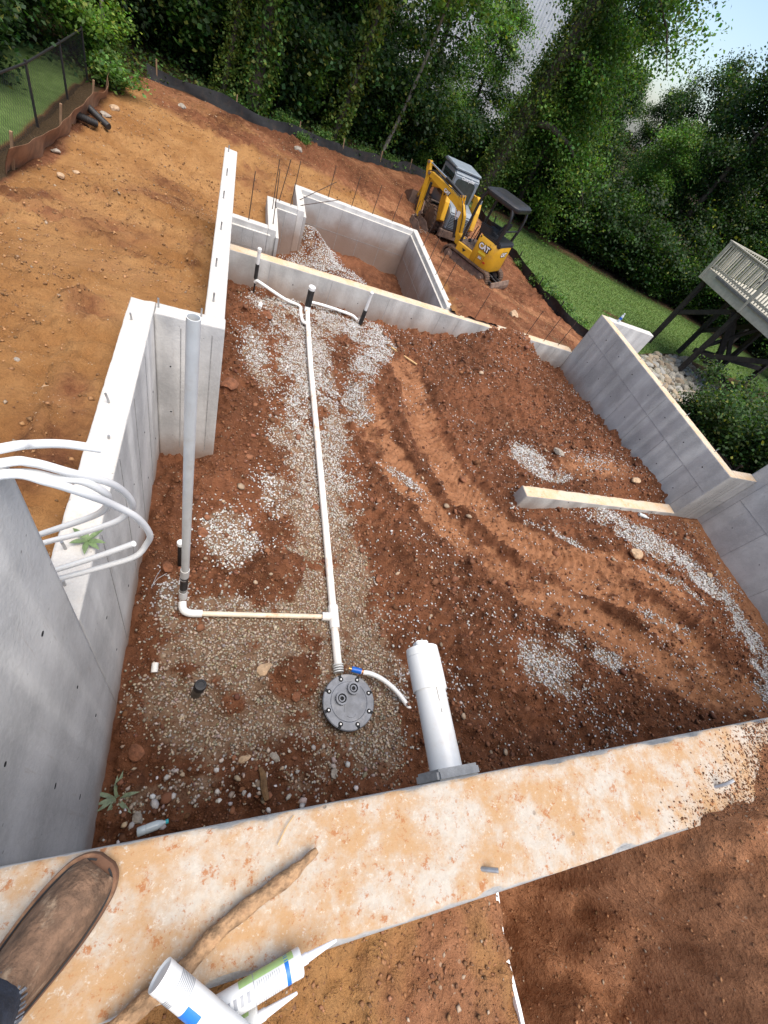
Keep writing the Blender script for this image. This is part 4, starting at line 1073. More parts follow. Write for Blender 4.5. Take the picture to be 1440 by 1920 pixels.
tag(MB().bar((3.12, 7.30, fz(3.12, 7.3) + .015), (3.60, 6.85, fz(3.6, 6.85) + .03), .03, .018).build('wood_stake', M['lumber']), 'thin tan wooden stake lying on the dirt near the cross wall', 'wood')
tag(MB().tube([(0, -.03, .02), (0, .05, .03)], .028, 12).build('pipe_offcut', M['pvc_dirty'], loc=(-.3, 1.28, fz(-.3, 1.28) + .01)), 'short white pipe offcut on the gravel by the left wall', 'pipe')
tag(MB().tube([(0, -.03, .02), (.02, .09, .03)], .035, 12).build('pipe_offcut', M['pvc'], loc=(.62, 7.55, fz(.62, 7.55) + .01)), 'small white pipe offcut on the clay near the far left corner', 'pipe')
M['clear'] = simple('clear_plastic_bottle', (.55, .62, .64), .15, var=.1)
M['cap_white'] = simple('white_cap', (.75, .75, .75), .4)
def bottle(loc, rot, label, capm, bandm):
    t = thing('plastic_bottle', label, 'bottle', loc); t.rotation_euler = rot
    MB().lathe([(.028, 0), (.032, .006), (.032, .05), (.030, .055), (.032, .06), (.032, .13), (.022, .165), (.0125, .178), (.0125, .19)], (0, 0, 0), 18).build('body', M['clear'], t, True)
    MB().lathe([(.0325, .062), (.0325, .115)], (0, 0, 0), 18).build('paper_band', bandm, t, True)
    MB().lathe([(.0155, .188), (.0155, .205), (.014, .207)], (0, 0, 0), 14).build('cap', capm, t, True)
bottle((-.27, .085, fz(-.2, .1) + .035), (R(90), 0, R(100)), 'crushed clear bottle with a turquoise cap in the wall corner', simple('turquoise_cap', (.03, .45, .50), .4), M['clear'])
bottle((7.05, 3.36, fz(7.05, 3.36) + .035), (R(90), 0, R(70)), 'clear bottle lying against the concrete strip at right', M['cap_white'], M['clear'])
bottle((8.45, 8.13, 1.602), (0, 0, 0), 'small water bottle standing on the white wing wall', M['cap_white'], M['blue'])
for a_, b_ in (((.0), 1), ):
    tag(MB().tube([(0, 0, 0), (.03, .12, .015), (.06, .2, .01)], .003, 6).tube([(.0, .03, 0), (.05, .1, .02), (.12, .16, .012)], .003, 6).build('wire_scrap', M['steel'], loc=(-.42, 2.05, fz(-.42, 2.05) + .02)), 'bent wire scraps on the clay beside the left wall', 'wire')

# ============================================================ things on the near wall
st = MB()
pts = smooth_path([(.30, -.075, 3.172), (.255, -.098, 3.176), (.23, -.11, 3.176), (.15, -.14, 3.174), (.08, -.172, 3.176), (.03, -.207, 3.178), (-.03, -.232, 3.18), (-.09, -.262, 3.183)], 5)
rs = [.007 + .0085 * min(1, i / 8) + .0014 * math.sin(i * 1.3) for i in range(len(pts))]
st.tube(pts, rs, 10)
tag(st.build('broken_stick', M['wood'], smooth=True), 'crooked tan wooden stick lying across the near wall top', 'stick')
tag(MB().tube(smooth_path([(.255, .0, 3.156), (.235, -.02, 3.158), (.215, -.05, 3.156)], 3), .0014, 5).build('straw', M['lumber']), 'thin pale straw on the inner edge of the near wall', 'straw')

M['tube_white'] = simple('white_cartridge_plastic', (.70, .71, .70), .4, var=.06, scale=12, dirt=(.5, .42, .33), dirt_amt=.25)
M['tube_nozzle'] = simple('translucent_nozzle', (.78, .80, .86), .3, var=.05)
M['print_grey'] = simple('grey_print', (.33, .34, .36), .6)
M['print_blue'] = simple('blue_print', (.02, .17, .55), .45, var=.1)
M['print_green'] = simple('green_print', (.38, .56, .22), .5, var=.2)
def caulk(label, p, q, nozzle=True, kind=0, roll=0.0, r=.0225):
    p, q = Vector(p), Vector(q); L = (q - p).length
    t = thing('caulk_cartridge', label, 'caulk tube', p)
    zd = (q - p).normalized(); xd = (Vector((0, 0, 1)) - zd * zd.z).normalized(); yd = zd.cross(xd)
    t.rotation_mode = 'QUATERNION'; t.rotation_quaternion = Matrix((xd, yd, zd)).transposed().to_quaternion()
    MB().lathe([(r * .9, .004), (r * 1.02, .0), (r * 1.02, .012), (r, .014), (r, L - .016), (r * 1.03, L - .014), (r * 1.03, L - .002), (r * .94, L), (r * .3, L + .001)], (0, 0, 0), 32).build('barrel', M['tube_white'], t, True)
    def arc(name, z0, z1, a0, a1, mt, dr=.0004):
        m = MB(); n = 14
        for k in range(n + 1):
            a = a0 + (a1 - a0) * k / n
            m.v += [((r + dr) * math.cos(a), (r + dr) * math.sin(a), z0), ((r + dr) * math.cos(a), (r + dr) * math.sin(a), z1)]
        m.f += [(2 * k, 2 * k + 2, 2 * k + 3, 2 * k + 1) for k in range(n)]
        return m.build(name, mt, t, True)
    if kind == 0:
        arc('blue_band', L * .30, L * .44, .15, 1.6, M['print_blue'])
        for k in range(9): arc('print_line', L * (.13 + .016 * k), L * (.137 + .016 * k), -1.5 + .05 * (k % 3), .1 + .12 * (k % 2), M['print_grey'], .0005)
        for k in range(5): arc('print_line', L * .13 + .003 * k, L * .13 + .003 * k + .0016, .7, 1.9, M['print_grey'], .0005)
    else:
        arc('blue_band', L * .83, L * .87, -1.9, 1.7, M['print_blue'])
        arc('green_band', L * .40, L * .96, -1.9, -.75, M['print_green'], .0003)
        for k in range(11): arc('print_line', L * (.56 + .021 * k), L * (.566 + .021 * k), -.6, 1.2 - .1 * (k % 3), M['print_grey'], .0005)
        for k in range(5): arc('print_line', L * (.22 + .06 * k), L * (.25 + .06 * k), -.3, .4, M['print_grey'], .0005)
        arc('label_seam', L * .53, L * .537, -1.8, 1.8, M['print_grey'], .0005)
    if nozzle:
        MB().lathe([(.0095, L), (.0095, L + .012), (.008, L + .014), (.0028, L + .075), (.0018, L + .076)], (0, 0, 0), 16).build('nozzle', M['tube_nozzle'], t, True)
caulk('white caulk cartridge with blue band lying on top of the other two', (-.008, -.188, 3.262), (.15, -.328, 3.215), True, 0, R(60), .0235)
caulk('white caulk cartridge with green label and long nozzle pointing right', (.055, -.281, 3.185), (.25, -.243, 3.193), True, 1, R(75), .0225)
caulk('caulk cartridge at the bottom edge with only its nozzle end showing', (-.02, -.352, 3.13), (.172, -.308, 3.155), True, 1, R(75), .0225)

panel = MB().prism([(-.262, 2.0), (-1.5, 2.0), (-1.5, 2.96), (-.9, 2.99), (-.5, 3.005), (-.38, 3.0), (-.262, 3.03)], .832, .842, 'x')
tag(panel.build('white_board', M['white_panel']), 'thin white board on edge holding the backfill beside the near wall', 'board')

# ============================================================ the photographer's foot
pe = thing('person', 'person in dusty brown boot and dark trousers standing on the near wall', 'person', (-.126, -.012, 3.15), 0)
ax_dir = math.atan2(-.235, -.185)
pe.scale = (1.12, 1.04, 1.05); pe.rotation_euler = (0, 0, ax_dir)          # local +x runs from toe to heel
M['leather'] = simple('dusty_leather', (.16, .092, .054), .8, var=.4, scale=38, dirt=(.40, .29, .19), dirt_amt=.9, bmp=.7, bscale=110)
M['sole'] = simple('dusty_rubber_sole', (.12, .058, .032), .9, var=.3, scale=20, dirt=(.34, .2, .11), dirt_amt=.7)
M['denim'] = simple('dark_blue_denim', (.03, .04, .06), .95, var=.4, scale=40, bmp=.5, bscale=160)
M['denim_frayed'] = simple('frayed_denim', (.16, .17, .19), .95, var=.5, scale=50, bmp=.5, bscale=160)
prof = [(0.0, .014), (.005, .026), (.014, .036), (.03, .045), (.06, .0505), (.10, .052), (.15, .048), (.20, .042), (.25, .038), (.285, .030), (.30, .012)]
_pw = smooth_path([(a, b, 0) for a, b in prof], 5)
prof = [(max(0, p.x), max(.004, p.y)) for p in _pw]
def outline(scale=1.0):
    up = [(x_, w_ * scale) for x_, w_ in prof]
    return up + [(x_, -w_ * scale * .96) for x_, w_ in reversed(up)]
m = MB(); o0 = outline(1.10); n0 = len(o0)
for zz, sc in ((0.001, .985), (.006, 1.0), (.022, 1.0), (.027, .98)):
    m.v += [(.15 + (x_ - .15) * sc * 1.03, y_ * sc, zz) for x_, y_ in o0]
for r_ in range(3):
    m.f += [(r_ * n0 + k, r_ * n0 + (k + 1) % n0, (r_ + 1) * n0 + (k + 1) % n0, (r_ + 1) * n0 + k) for k in range(n0)]
m.f += [tuple(range(n0 - 1, -1, -1)), tuple(range(3 * n0, 4 * n0))]
m.build('sole', M['sole'], pe, True)
m = MB(); NS, NA = 34, 24                    # upper: rings swept from toe to ankle shaft
rings = []
for i in range(NS):
    t = i / (NS - 1)
    if t < .55:
        x_ = .012 + .158 * (t / .55); w_ = np.interp(x_, [p[0] for p in prof], [p[1] for p in prof]) * .96
        hgt = np.interp(x_, [.012, .03, .06, .09, .13, .17], [.018, .045, .058, .062, .076, .100])
        rings.append([(x_, w_ * math.cos(a) * (1 if abs(math.cos(a)) < .99 else 1), .024 + max(0, hgt * math.sin(a)) if math.sin(a) > 0 else .024) for a in np.linspace(0, math.pi, NA)])
for a_, b_ in zip(range(len(rings) - 1), range(1, len(rings))): pass
base = 0
for rg in rings: m.v += rg
for i in range(len(rings) - 1):
    for k in range(NA - 1):
        a = i * NA + k
        m.f.append((a, a + 1, a + 1 + NA, a + NA))
m.f.append(tuple(range(NA)))
nb = len(m.v)                                 # shaft of the boot
for j, (zz, cx_, rx_, ry_) in enumerate(((.024, .215, .082, .044), (.05, .213, .080, .043), (.09, .215, .068, .044), (.13, .225, .058, .046), (.2, .235, .055, .048))):
    m.v += [(cx_ + rx_ * math.cos(a), ry_ * math.sin(a), zz) for a in np.linspace(0, 2 * math.pi, 20, endpoint=False)]
for j in range(4):
    for k in range(20):
        a = nb + j * 20 + k; b = nb + j * 20 + (k + 1) % 20
        m.f.append((a, b, b + 20, a + 20))
m.build('boot', M['leather'], pe, True)
m = MB()                                      # welt stitch groove round the toe
for k in range(1, len(prof) - 12):
    (xa, wa), (xb, wb) = prof[k - 1], prof[k]
    for sg in (-1, 1): m.bar((xa + .006, sg * wa * 1.01, .0285), (xb + .006, sg * wb * 1.01, .0285), .003, .003)
m.build('welt', M['dark'], pe)['kind'] = 'stuff'
m = MB(); nb = 0
for j, (zz, cx_, rx_, ry_) in enumerate(((.095, .232, .088, .060), (.10, .232, .0895, .0615), (.17, .236, .086, .064), (.30, .23, .078, .066), (.55, .235, .085, .075))):
    m.v += [(cx_ + rx_ * math.cos(a) * (1 + .04 * math.sin(3 * a + j)), ry_ * math.sin(a) * (1 + .05 * math.cos(4 * a + j)), zz) for a in np.linspace(0, 2 * math.pi, 28, endpoint=False)]
for j in range(4):
    for k in range(28):
        a = j * 28 + k; b = j * 28 + (k + 1) % 28
        m.f.append((a, b, b + 28, a + 28))
m.f.append(tuple(range(4 * 28, 5 * 28)))
tl_ = m.build('trouser_leg', M['denim'], pe, True)
m = MB()
for k in range(150):
    a = 2 * math.pi * k / 150 + random.uniform(-.03, .03)
    p0 = Vector((.232 + .089 * math.cos(a), .061 * math.sin(a), .104)); p1 = p0 + Vector((.006 * math.cos(a), .006 * math.sin(a), -.006 - random.uniform(0, .012)))
    m.tube([p0, p1], .0012, 5)
m.build('frayed_hem', M['denim_frayed'], tl_)
# ============================================================ machines
def text_obj(txt, size, mat_, parent, origin, xdir, ydir, depth=.003, name='lettering', bold=.02, shear=0.0):
    cu = bpy.data.curves.new(name, 'FONT'); cu.body = txt; cu.size = size; cu.extrude = depth; cu.offset = bold * size; cu.shear = shear
    cu.align_x = 'CENTER'; cu.align_y = 'CENTER'
    tmp = bpy.data.objects.new('tmp', cu); COL.objects.link(tmp)
    bpy.context.view_layer.update()
    me = bpy.data.meshes.new_from_object(tmp.evaluated_get(bpy.context.evaluated_depsgraph_get()))
    bpy.data.objects.remove(tmp); bpy.data.curves.remove(cu)
    xd, yd = Vector(xdir).normalized(), Vector(ydir).normalized(); zd = xd.cross(yd)
    mt = Matrix((xd, yd, zd)).transposed().to_4x4(); mt.translation = Vector(origin)
    me.transform(mt)
    me.materials.clear()
    return link(name, me, mat_, parent)

M['cat_yellow'] = simple('machine_yellow', (.66, .36, .022), .42, var=.08, scale=5, dirt=(.34, .17, .06), dirt_amt=.45)
M['mach_black'] = simple('machine_black', (.018, .018, .02), .45, var=.2, dirt=(.10, .06, .035), dirt_amt=.25)
M['mach_grey'] = simple('machine_grey', (.20, .235, .27), .45, var=.1, dirt=(.26, .17, .1), dirt_amt=.25)
M['track'] = simple('muddy_rubber_track', (.10, .062, .042), .9, var=.35, scale=10, dirt=(.27, .13, .07), dirt_amt=.75, bmp=.4)
M['mud_steel'] = simple('muddy_steel', (.19, .13, .10), .7, .2, var=.3, scale=9, dirt=(.32, .2, .13), dirt_amt=.6)
M['chrome'] = simple('chrome_rod', (.7, .7, .72), .2, .9, var=.05)
M['glass'] = simple('dark_cab_glass', (.035, .055, .055), .08, var=.2, spec=.8)
M['white_paint'] = simple('white_print', (.8, .8, .8), .5, var=.03)
M['black_print'] = simple('black_print', (.015, .015, .016), .5)
M['red_print'] = simple('red_reflector', (.5, .03, .015), .4)
M['seat_black'] = simple('black_seat', (.025, .025, .027), .7, var=.3, scale=20)

def stadium(x0, x1, z0, z1, n=10):
    r = (z1 - z0) / 2; zc = (z0 + z1) / 2
    p = [(x1 - r + r * math.sin(a), zc - r * math.cos(a)) for a in np.linspace(0, math.pi, n)]
    p += [(x0 + r - r * math.sin(a), zc + r * math.cos(a)) for a in np.linspace(0, math.pi, n)]
    return p

def ring_prism(m, outer, inner, y0, y1):
    n = len(outer); b = len(m.v)
    for t, pl in ((y0, outer), (y1, outer), (y1, inner), (y0, inner)):
        m.v += [(p[0], t, p[1]) for p in pl]
    for r_ in range(4):
        for k in range(n):
            k2 = (k + 1) % n; r2 = (r_ + 1) % 4
            m.f.append((b + r_ * n + k, b + r_ * n + k2, b + r2 * n + k2, b + r2 * n + k))

def offset_bar(line, w0, w1):
    """Polygon (x,z) around a centre line with the half-widths given at both ends."""
    L, Rr = [], []
    n = len(line)
    for i, (x_, z_) in enumerate(line):
        a = Vector(line[max(i - 1, 0)]); b = Vector(line[min(i + 1, n - 1)])
        d = (b - a).normalized(); nrm = Vector((-d.y, d.x)); t = i / (n - 1)
        h = (w0 + (w1 - w0) * t) * (1 + .35 * math.sin(math.pi * t))
        L.append((x_ + nrm.x * h, z_ + nrm.y * h)); Rr.append((x_ - nrm.x * h, z_ - nrm.y * h))
    return L + Rr[::-1]

EX = (7.07, 13.17); EXS = 1.15
ex = thing('mini_excavator', 'yellow mini excavator with black canopy parked beside the chamber wall', 'excavator', (EX[0], EX[1], gz(*EX) - .01), R(127.7), scale=EXS)
for sy in (1, -1):
    tk = MB(); y0, y1 = (.30, .50) if sy > 0 else (-.50, -.30)
    ring_prism(tk, stadium(-.78, .76, 0, .37), stadium(-.745, .725, .035, .335), y0, y1)
    to = tk.build('track', M['track'], ex)
    pl = stadium(-.78, .76, 0, .37, 12)
    per = []
    for k in range(len(pl)):
        a, b = Vector(pl[k]), Vector(pl[(k + 1) % len(pl)]); n_ = max(1, int((b - a).length / .055))
        for j in range(n_): per.append((a + (b - a) * (j / n_), (b - a).normalized()))
    lg = MB()
    for p, d in per:
        nrm = Vector((d.y, -d.x)); q = p + nrm * .004
        lg.bar((q.x, y0 + .005, q.y), (q.x, y1 - .005, q.y), .022, .022, up=(d.x, 0, d.y))
    lo = lg.build('track_lugs', M['track'], to); lo['kind'] = 'stuff'
    MB().prism(stadium(-.68, .66, .07, .30), y0 + .02, y1 - .04 if sy > 0 else y1 - .02).build('track_frame', M['mud_steel'], ex, bevel=.01)
    ysd = y1 - .035 if sy > 0 else y0 + .035
    for wx, wr in ((-.58, .125), (.56, .12)):
        MB().lathe([(wr, -.03), (wr, .03), (wr * .5, .036), (wr * .4, .05)], (wx, ysd, .185), 20, 'y').build('track_wheel', M['mud_steel'], ex, True)
    for wx in (-.3, 0, .28):
        MB().lathe([(.055, -.03), (.055, .03)], (wx, ysd, .085), 14, 'y').build('roller', M['mud_steel'], ex, True)
MB().cbox((-.4, -.32, .16), (.4, .32, .33), .03).build('undercarriage', M['mud_steel'], ex)
MB().lathe([(.27, .32), (.27, .42)], (0, 0, 0), 28).build('slew_ring', M['mach_black'], ex, True)
bl = MB().prism([(-.93, .02), (-.98, .03), (-1.01, .1), (-1.01, .18), (-.97, .27), (-.94, .27), (-.965, .18), (-.965, .1)], -.52, .52, 'y').build('dozer_blade', M['mud_steel'], ex)
for sy in (.25, -.25): MB().bar((-.4, sy, .2), (-.95, sy, .14), .07, .09).build('blade_arm', M['mach_black'], ex, bevel=.008)
MB().tube([(-.35, 0, .28), (-.7, 0, .22)], .035, 10).tube([(-.7, 0, .22), (-.93, 0, .19)], .02, 10).build('blade_cylinder', M['mach_black'], ex, True)
# house
def rounded_rect(x0, x1, y0, y1, r, rear, n=6):
    pts = []
    for (cx_, cy_, a0, rr2) in ((x1 - r, y1 - r, 0, r), (x0 + rear, y1 - rear, 90, rear), (x0 + rear, y0 + rear, 180, rear), (x1 - r, y0 + r, 270, r)):
        for k in range(n + 1):
            a = R(a0 + 90 * k / n); pts.append((cx_ + rr2 * math.cos(a), cy_ + rr2 * math.sin(a)))
    return pts
hb = MB(); lev = [(.36, .95), (.40, 1.0), (.80, 1.0), (.93, .985), (.985, .93)]
pl = rounded_rect(-.66, -.02, -.47, .47, .05, .24)
for zz, sc in lev: hb.v += [(-.33 + (p[0] + .33) * sc, p[1] * sc, zz) for p in pl]
n_ = len(pl)
for i in range(len(lev) - 1): hb.f += [(i * n_ + k, i * n_ + (k + 1) % n_, (i + 1) * n_ + (k + 1) % n_, (i + 1) * n_ + k) for k in range(n_)]
hb.f += [tuple(range(n_ - 1, -1, -1)), tuple(range((len(lev) - 1) * n_, len(lev) * n_))]
house = hb.build('engine_cover', M['cat_yellow'], ex, True)
for (a, b) in (((-.42, .4715, .45), (-.415, .4735, .95)), ((-.21, .4715, .40), (-.205, .4735, .62)), ((-.62, -.05, .47), (-.664, .05, .472))):
    MB().box(tuple(map(min, a, b)), tuple(map(max, a, b))).build('panel_gap', M['black_print'], house)
MB().cbox((-.05, -.46, .38), (.44, .47, .575), .02).build('side_skirt', M['cat_yellow'], ex)
MB().box((-.04, -.42, .575), (.45, .43, .60)).build('floor_plate', M['mud_steel'], ex)
MB().prism([(-.62, .93), (-.10, .93), (-.05, 1.0), (-.1, 1.04), (-.6, 1.06), (-.66, 1.0)], -.40, .40, 'y').build('engine_deck', M['mach_black'], ex, bevel=.02)
seat = MB().cbox((-.36, -.2, 1.05), (.06, .2, 1.14), .03).build('seat', M['seat_black'], ex)
MB().prism([(-.36, 1.1), (-.28, 1.12), (-.38, 1.42), (-.45, 1.42)], -.19, .19, 'y').build('seat_back', M['seat_black'], ex, bevel=.03)
for sy in (.27, -.27):
    MB().prism([(-.25, .98), (.1, .98), (.16, 1.18), (-.2, 1.2)], sy - .05, sy + .05, 'y').build('console', M['mach_black'], ex, bevel=.02)
    MB().tube([(.1, sy, 1.17), (.14, sy, 1.32)], [.012, .02], 8).build('joystick', M['mach_black'], ex, True)
    MB().tube([(.33, sy * .35, .6), (.30, sy * .35, .95), (.27, sy * .4, 1.0)], .012, 8).build('travel_lever', M['mach_black'], ex, True)
MB().bar((.30, .1, .61), (.36, .1, .66), .1, .03).build('foot_pedal', M['mach_black'], ex)
# canopy
cz = 1.78
for sy in (.42, -.42):
    MB().tube(smooth_path([(.40, sy, .58), (.40, sy, 1.2), (.38, sy, 1.6), (.30, sy, cz)], 4), .034, 10).build('canopy_post', M['mach_black'], ex, True)
    MB().tube(smooth_path([(-.50, sy * .95, 1.0), (-.55, sy * .97, 1.35), (-.54, sy, 1.62), (-.46, sy, cz)], 4), .036, 10).build('canopy_post', M['mach_black'], ex, True)
    MB().tube([(-.08, sy * 1.05, .42), (-.08, sy * 1.05, .98)], .02, 8).build('grab_rail', M['mach_black'], ex, True)
MB().tube([(-.54, -.4, 1.3), (-.54, .4, 1.3)], .02, 8).build('rear_cross_rail', M['mach_black'], ex, True)
rp = rounded_rect(-.62, .42, -.46, .46, .16, .16)
rf = MB(); lev = [(cz - .045, .96), (cz, 1.0), (cz + .045, .985), (cz + .075, .9), (cz + .085, .6)]
for zz, sc in lev: rf.v += [(-.13 + (p[0] + .13) * sc, p[1] * sc, zz) for p in rp]
n_ = len(rp)
for i in range(len(lev) - 1): rf.f += [(i * n_ + k, i * n_ + (k + 1) % n_, (i + 1) * n_ + (k + 1) % n_, (i + 1) * n_ + k) for k in range(n_)]
rf.f += [tuple(range(n_ - 1, -1, -1)), tuple(range((len(lev) - 1) * n_, len(lev) * n_))]
rf.build('canopy_roof', M['mach_black'], ex, True)
MB().lathe([(.03, 0), (.035, .02), (.02, .04)], (.36, .3, cz + .03), 10).build('work_lamp', M['chrome'], ex, True)
# boom, arm, bucket
MB().prism([(.40, .3), (.74, .36), (.80, .55), (.72, .62), (.44, .5)], -.09, .09, 'y').build('swing_post', M['cat_yellow'], ex, bevel=.015)
bm_line = [(.74, .50), (.80, .72), (.88, .93), (1.02, 1.07), (1.25, 1.14), (1.55, 1.19), (1.95, 1.24), (2.22, 1.27)]
boom = MB().prism(offset_bar(bm_line, .075, .06), -.06, .06, 'y').build('boom', M['cat_yellow'], ex, bevel=.008)
MB().prism([(.98, 1.10), (1.10, 1.12), (1.14, 1.30), (1.06, 1.33)], -.075, -.05, 'y').prism([(.98, 1.10), (1.10, 1.12), (1.14, 1.30), (1.06, 1.33)], .05, .075, 'y').build('cylinder_bracket', M['cat_yellow'], ex)['kind'] = 'stuff'
MB().tube([(1.09, 0, 1.29), (1.75, 0, 1.40)], .042, 12).build('arm_cylinder', M['mach_black'], ex, True)
MB().tube([(1.75, 0, 1.40), (2.34, 0, 1.47)], .022, 10).build('arm_cylinder_rod', M['chrome'], ex, True)
MB().tube([(.84, 0, .42), (1.02, 0, .78)], .045, 12).build('boom_cylinder', M['mach_black'], ex, True)
MB().tube([(1.02, 0, .78), (1.13, 0, 1.0)], .024, 10).build('boom_cylinder_rod', M['chrome'], ex, True)
arm_line = [(2.40, 1.50), (2.36, 1.35), (2.28, 1.18), (2.25, .85), (2.22, .55), (2.19, .28)]
MB().prism(offset_bar(arm_line, .05, .04), -.05, .05, 'y').build('arm', M['cat_yellow'], ex, bevel=.008)
MB().tube([(2.13, 0, 1.12), (2.12, 0, .7)], .036, 12).build('bucket_cylinder', M['mach_black'], ex, True)
MB().tube([(2.12, 0, .7), (2.08, 0, .45)], .02, 10).build('bucket_cylinder_rod', M['chrome'], ex, True)
MB().bar((2.19, .0, .32), (2.07, 0, .44), .05, .09).build('bucket_link', M['mud_steel'], ex, bevel=.008)
bp = [(2.22, .30), (2.24, .16), (2.18, .05), (2.04, 0.0), (1.86, .02), (1.76, .06)]
bi = [(2.20, .29), (2.215, .165), (2.165, .07), (2.04, .022), (1.87, .038), (1.77, .065)]
bk = MB().prism(bp + bi[::-1], -.2, .2, 'y').build('bucket', M['mud_steel'], ex)
side = bp + [(1.95, .25)]
for sy in (-.2, .19): MB().prism(side, sy, sy + .01, 'y').build('bucket_side', M['mud_steel'], bk)
for k in range(4): MB().prism([(1.80, .035), (1.80, .07), (1.68, .055)], -.17 + .1 * k, -.13 + .1 * k, 'y').build('tooth', M['mud_steel'], bk)
for sy in (.065, -.065):
    MB().tube(smooth_path([(.72, sy, .62), (.86, sy * 1.1, 1.0), (1.1, sy, 1.26), (1.6, sy, 1.31), (2.1, sy, 1.38), (2.3, sy, 1.3)], 5), .011, 6).build('hydraulic_hose', M['mach_black'], ex, True)
for px_, pz_ in ((.75, .5), (1.09, 1.29), (2.26, 1.27), (2.38, 1.47), (2.19, .3)):
    MB().lathe([(.032, -.08), (.032, .08)], (px_, 0, pz_), 12, 'y').build('pivot_pin', M['mud_steel'], ex, True)
# lettering
def cat_logo(parent, o_, xd, yd, s):
    xd, yd = Vector(xd), Vector(yd); o_ = Vector(o_); nrm = xd.cross(yd)
    text_obj('CAT', s * 1.12, M['black_print'], parent, o_ + nrm * .002 + xd * .008, xd, yd, .001, 'logo_outline', .09)
    m = MB(); a = o_ + nrm * .0045
    m.add([a + xd * s * .02 - yd * s * .42, a + xd * s * 1.0 - yd * s * .42, a + xd * s * .55 + yd * s * .1], [(0, 1, 2)]).build('logo_triangle', M['black_print'], parent)
    text_obj('CAT', s, M['white_paint'], parent, o_ + nrm * .006, xd, yd, .001, 'logo', .045)
cat_logo(ex, (-.30, .472, .80), (-1, 0, 0), (0, 0, 1), .16)
text_obj('302', .075, M['black_print'], ex, (-.31, .476, .56), (-1, 0, 0), (0, 0, 1), .001, 'number_outline', .09)
text_obj('302', .07, M['white_paint'], ex, (-.31, .479, .56), (-1, 0, 0), (0, 0, 1), .001, 'number', .03)
MB().box((-.42, .471, .64), (-.20, .475, .69)).build('yellow_plate', simple('bright_yellow_label', (.75, .6, .04), .5), ex)
MB().prism([(-.53, .52), (-.47, .545), (-.42, .52), (-.47, .495)], .4715, .4755, 'y').build('red_marker', M['red_print'], ex)
MB().prism([(.13, .50), (.25, .50), (.19, .43)], .4715, .4755, 'y').build('warning_sticker', M['black_print'], ex)
cat_logo(ex, (-.662, .0, .80), (0, -1, 0), (0, 0, 1), .13)
cat_logo(ex, (1.55, .062, 1.17), (-1, 0, -.13), (-.13, 0, 1), .10)
MB().box((.93, .061, .86), (1.02, .064, 1.0)).build('white_sticker', M['white_paint'], ex)

LD = (6.75, 16.0)
ld = thing('skid_steer_loader', 'grey and yellow skid steer loader seen from behind beyond the excavator', 'loader', (LD[0], LD[1], gz(*LD) - .02), R(95))
for sx in (-.48, .52):
    for sy in (-.62, .62):
        wl = MB().lathe([(.30, -.13), (.37, -.11), (.385, -.05), (.385, .05), (.37, .11), (.30, .13)], (sx, sy, .38), 28, 'y').build('tyre', M['track'], ld, True)
        MB().lathe([(.20, -.10), (.21, -.12), (.21, .12), (.20, .10)], (sx, sy, .38), 20, 'y').build('rim', M['mud_steel'], wl, True)
        lg = MB()
        for k in range(18):
            a = 2 * math.pi * k / 18
            for hs2 in (-1, 1):
                c0 = Vector((sx + .39 * math.cos(a + .08 * hs2), sy + hs2 * .01, .38 + .39 * math.sin(a + .08 * hs2))); c1 = Vector((sx + .385 * math.cos(a - .1), sy + hs2 * .125, .38 + .385 * math.sin(a - .1)))
                lg.bar(c0, c1, .05, .035, up=(math.cos(a), 0, math.sin(a)))
        lg.build('tread_lugs', M['track'], wl)['kind'] = 'stuff'
MB().cbox((-1.05, -.46, .22), (.85, .46, .60), .04).build('chassis', M['mud_steel'], ld)
MB().box((-1.18, -.55, .20), (-1.06, .55, .42)).build('rear_bumper', M['mud_steel'], ld, bevel=.015)
MB().prism([(-1.15, .45), (-.45, .45), (-.45, 1.12), (-1.0, 1.02), (-1.15, .92)], -.43, .43, 'y').build('engine_hood', M['mach_grey'], ld, bevel=.03)
for (z0, y0, y1) in ((.50, -.36, -.04), (.50, .06, .36)):
    gp = MB().box((-1.156, y0, z0), (-1.151, y1, z0 + .36)).build('grille', M['black_print'], ld)
    for k in range(8): MB().box((-1.164, y0 + .01, z0 + .02 + k * .043), (-1.157, y1 - .01, z0 + .04 + k * .043)).build('grille_slat', M['mach_grey'], gp)
cab = MB().prism([(-.50, .9), (.60, .65), (.60, 1.1), (.50, 1.80), (-.40, 1.85), (-.52, 1.75)], -.46, .46, 'y').build('cab', M['mach_grey'], ld, bevel=.03)
MB().prism([(-.44, 1.85), (.55, 1.80), (.60, 1.85), (.5, 1.9), (-.42, 1.91), (-.48, 1.88)], -.48, .48, 'y').build('cab_roof', M['mach_grey'], ld, bevel=.02)
rwn = [(p[0], p[1] + 1.33) for p in rounded_rect(-.35, .35, -.34, .34, .09, .09)]
MB().prism([(a, b) for a, b in rwn], -.531, -.51, 'x').build('rear_window', M['glass'], ld)
MB().prism([(.40 - .12, 1.0), (.40 - .80, 1.0), (.40 - .86, 1.72), (.40 - .02, 1.68)], .4615, .467, 'y').build('side_window', M['glass'], ld)
for k in range(6):
    MB().bar((-.42, .472, 1.06 + k * .11), (.30, .472, 1.04 + k * .11), .012, .02).build('side_screen_bar', M['mach_black'], ld)
text_obj('Caterpillar', .115, M['white_paint'], ld, (-.536, -.04, 1.715), (0, -1, 0), (0, 0, 1), .001, 'lettering', .02)
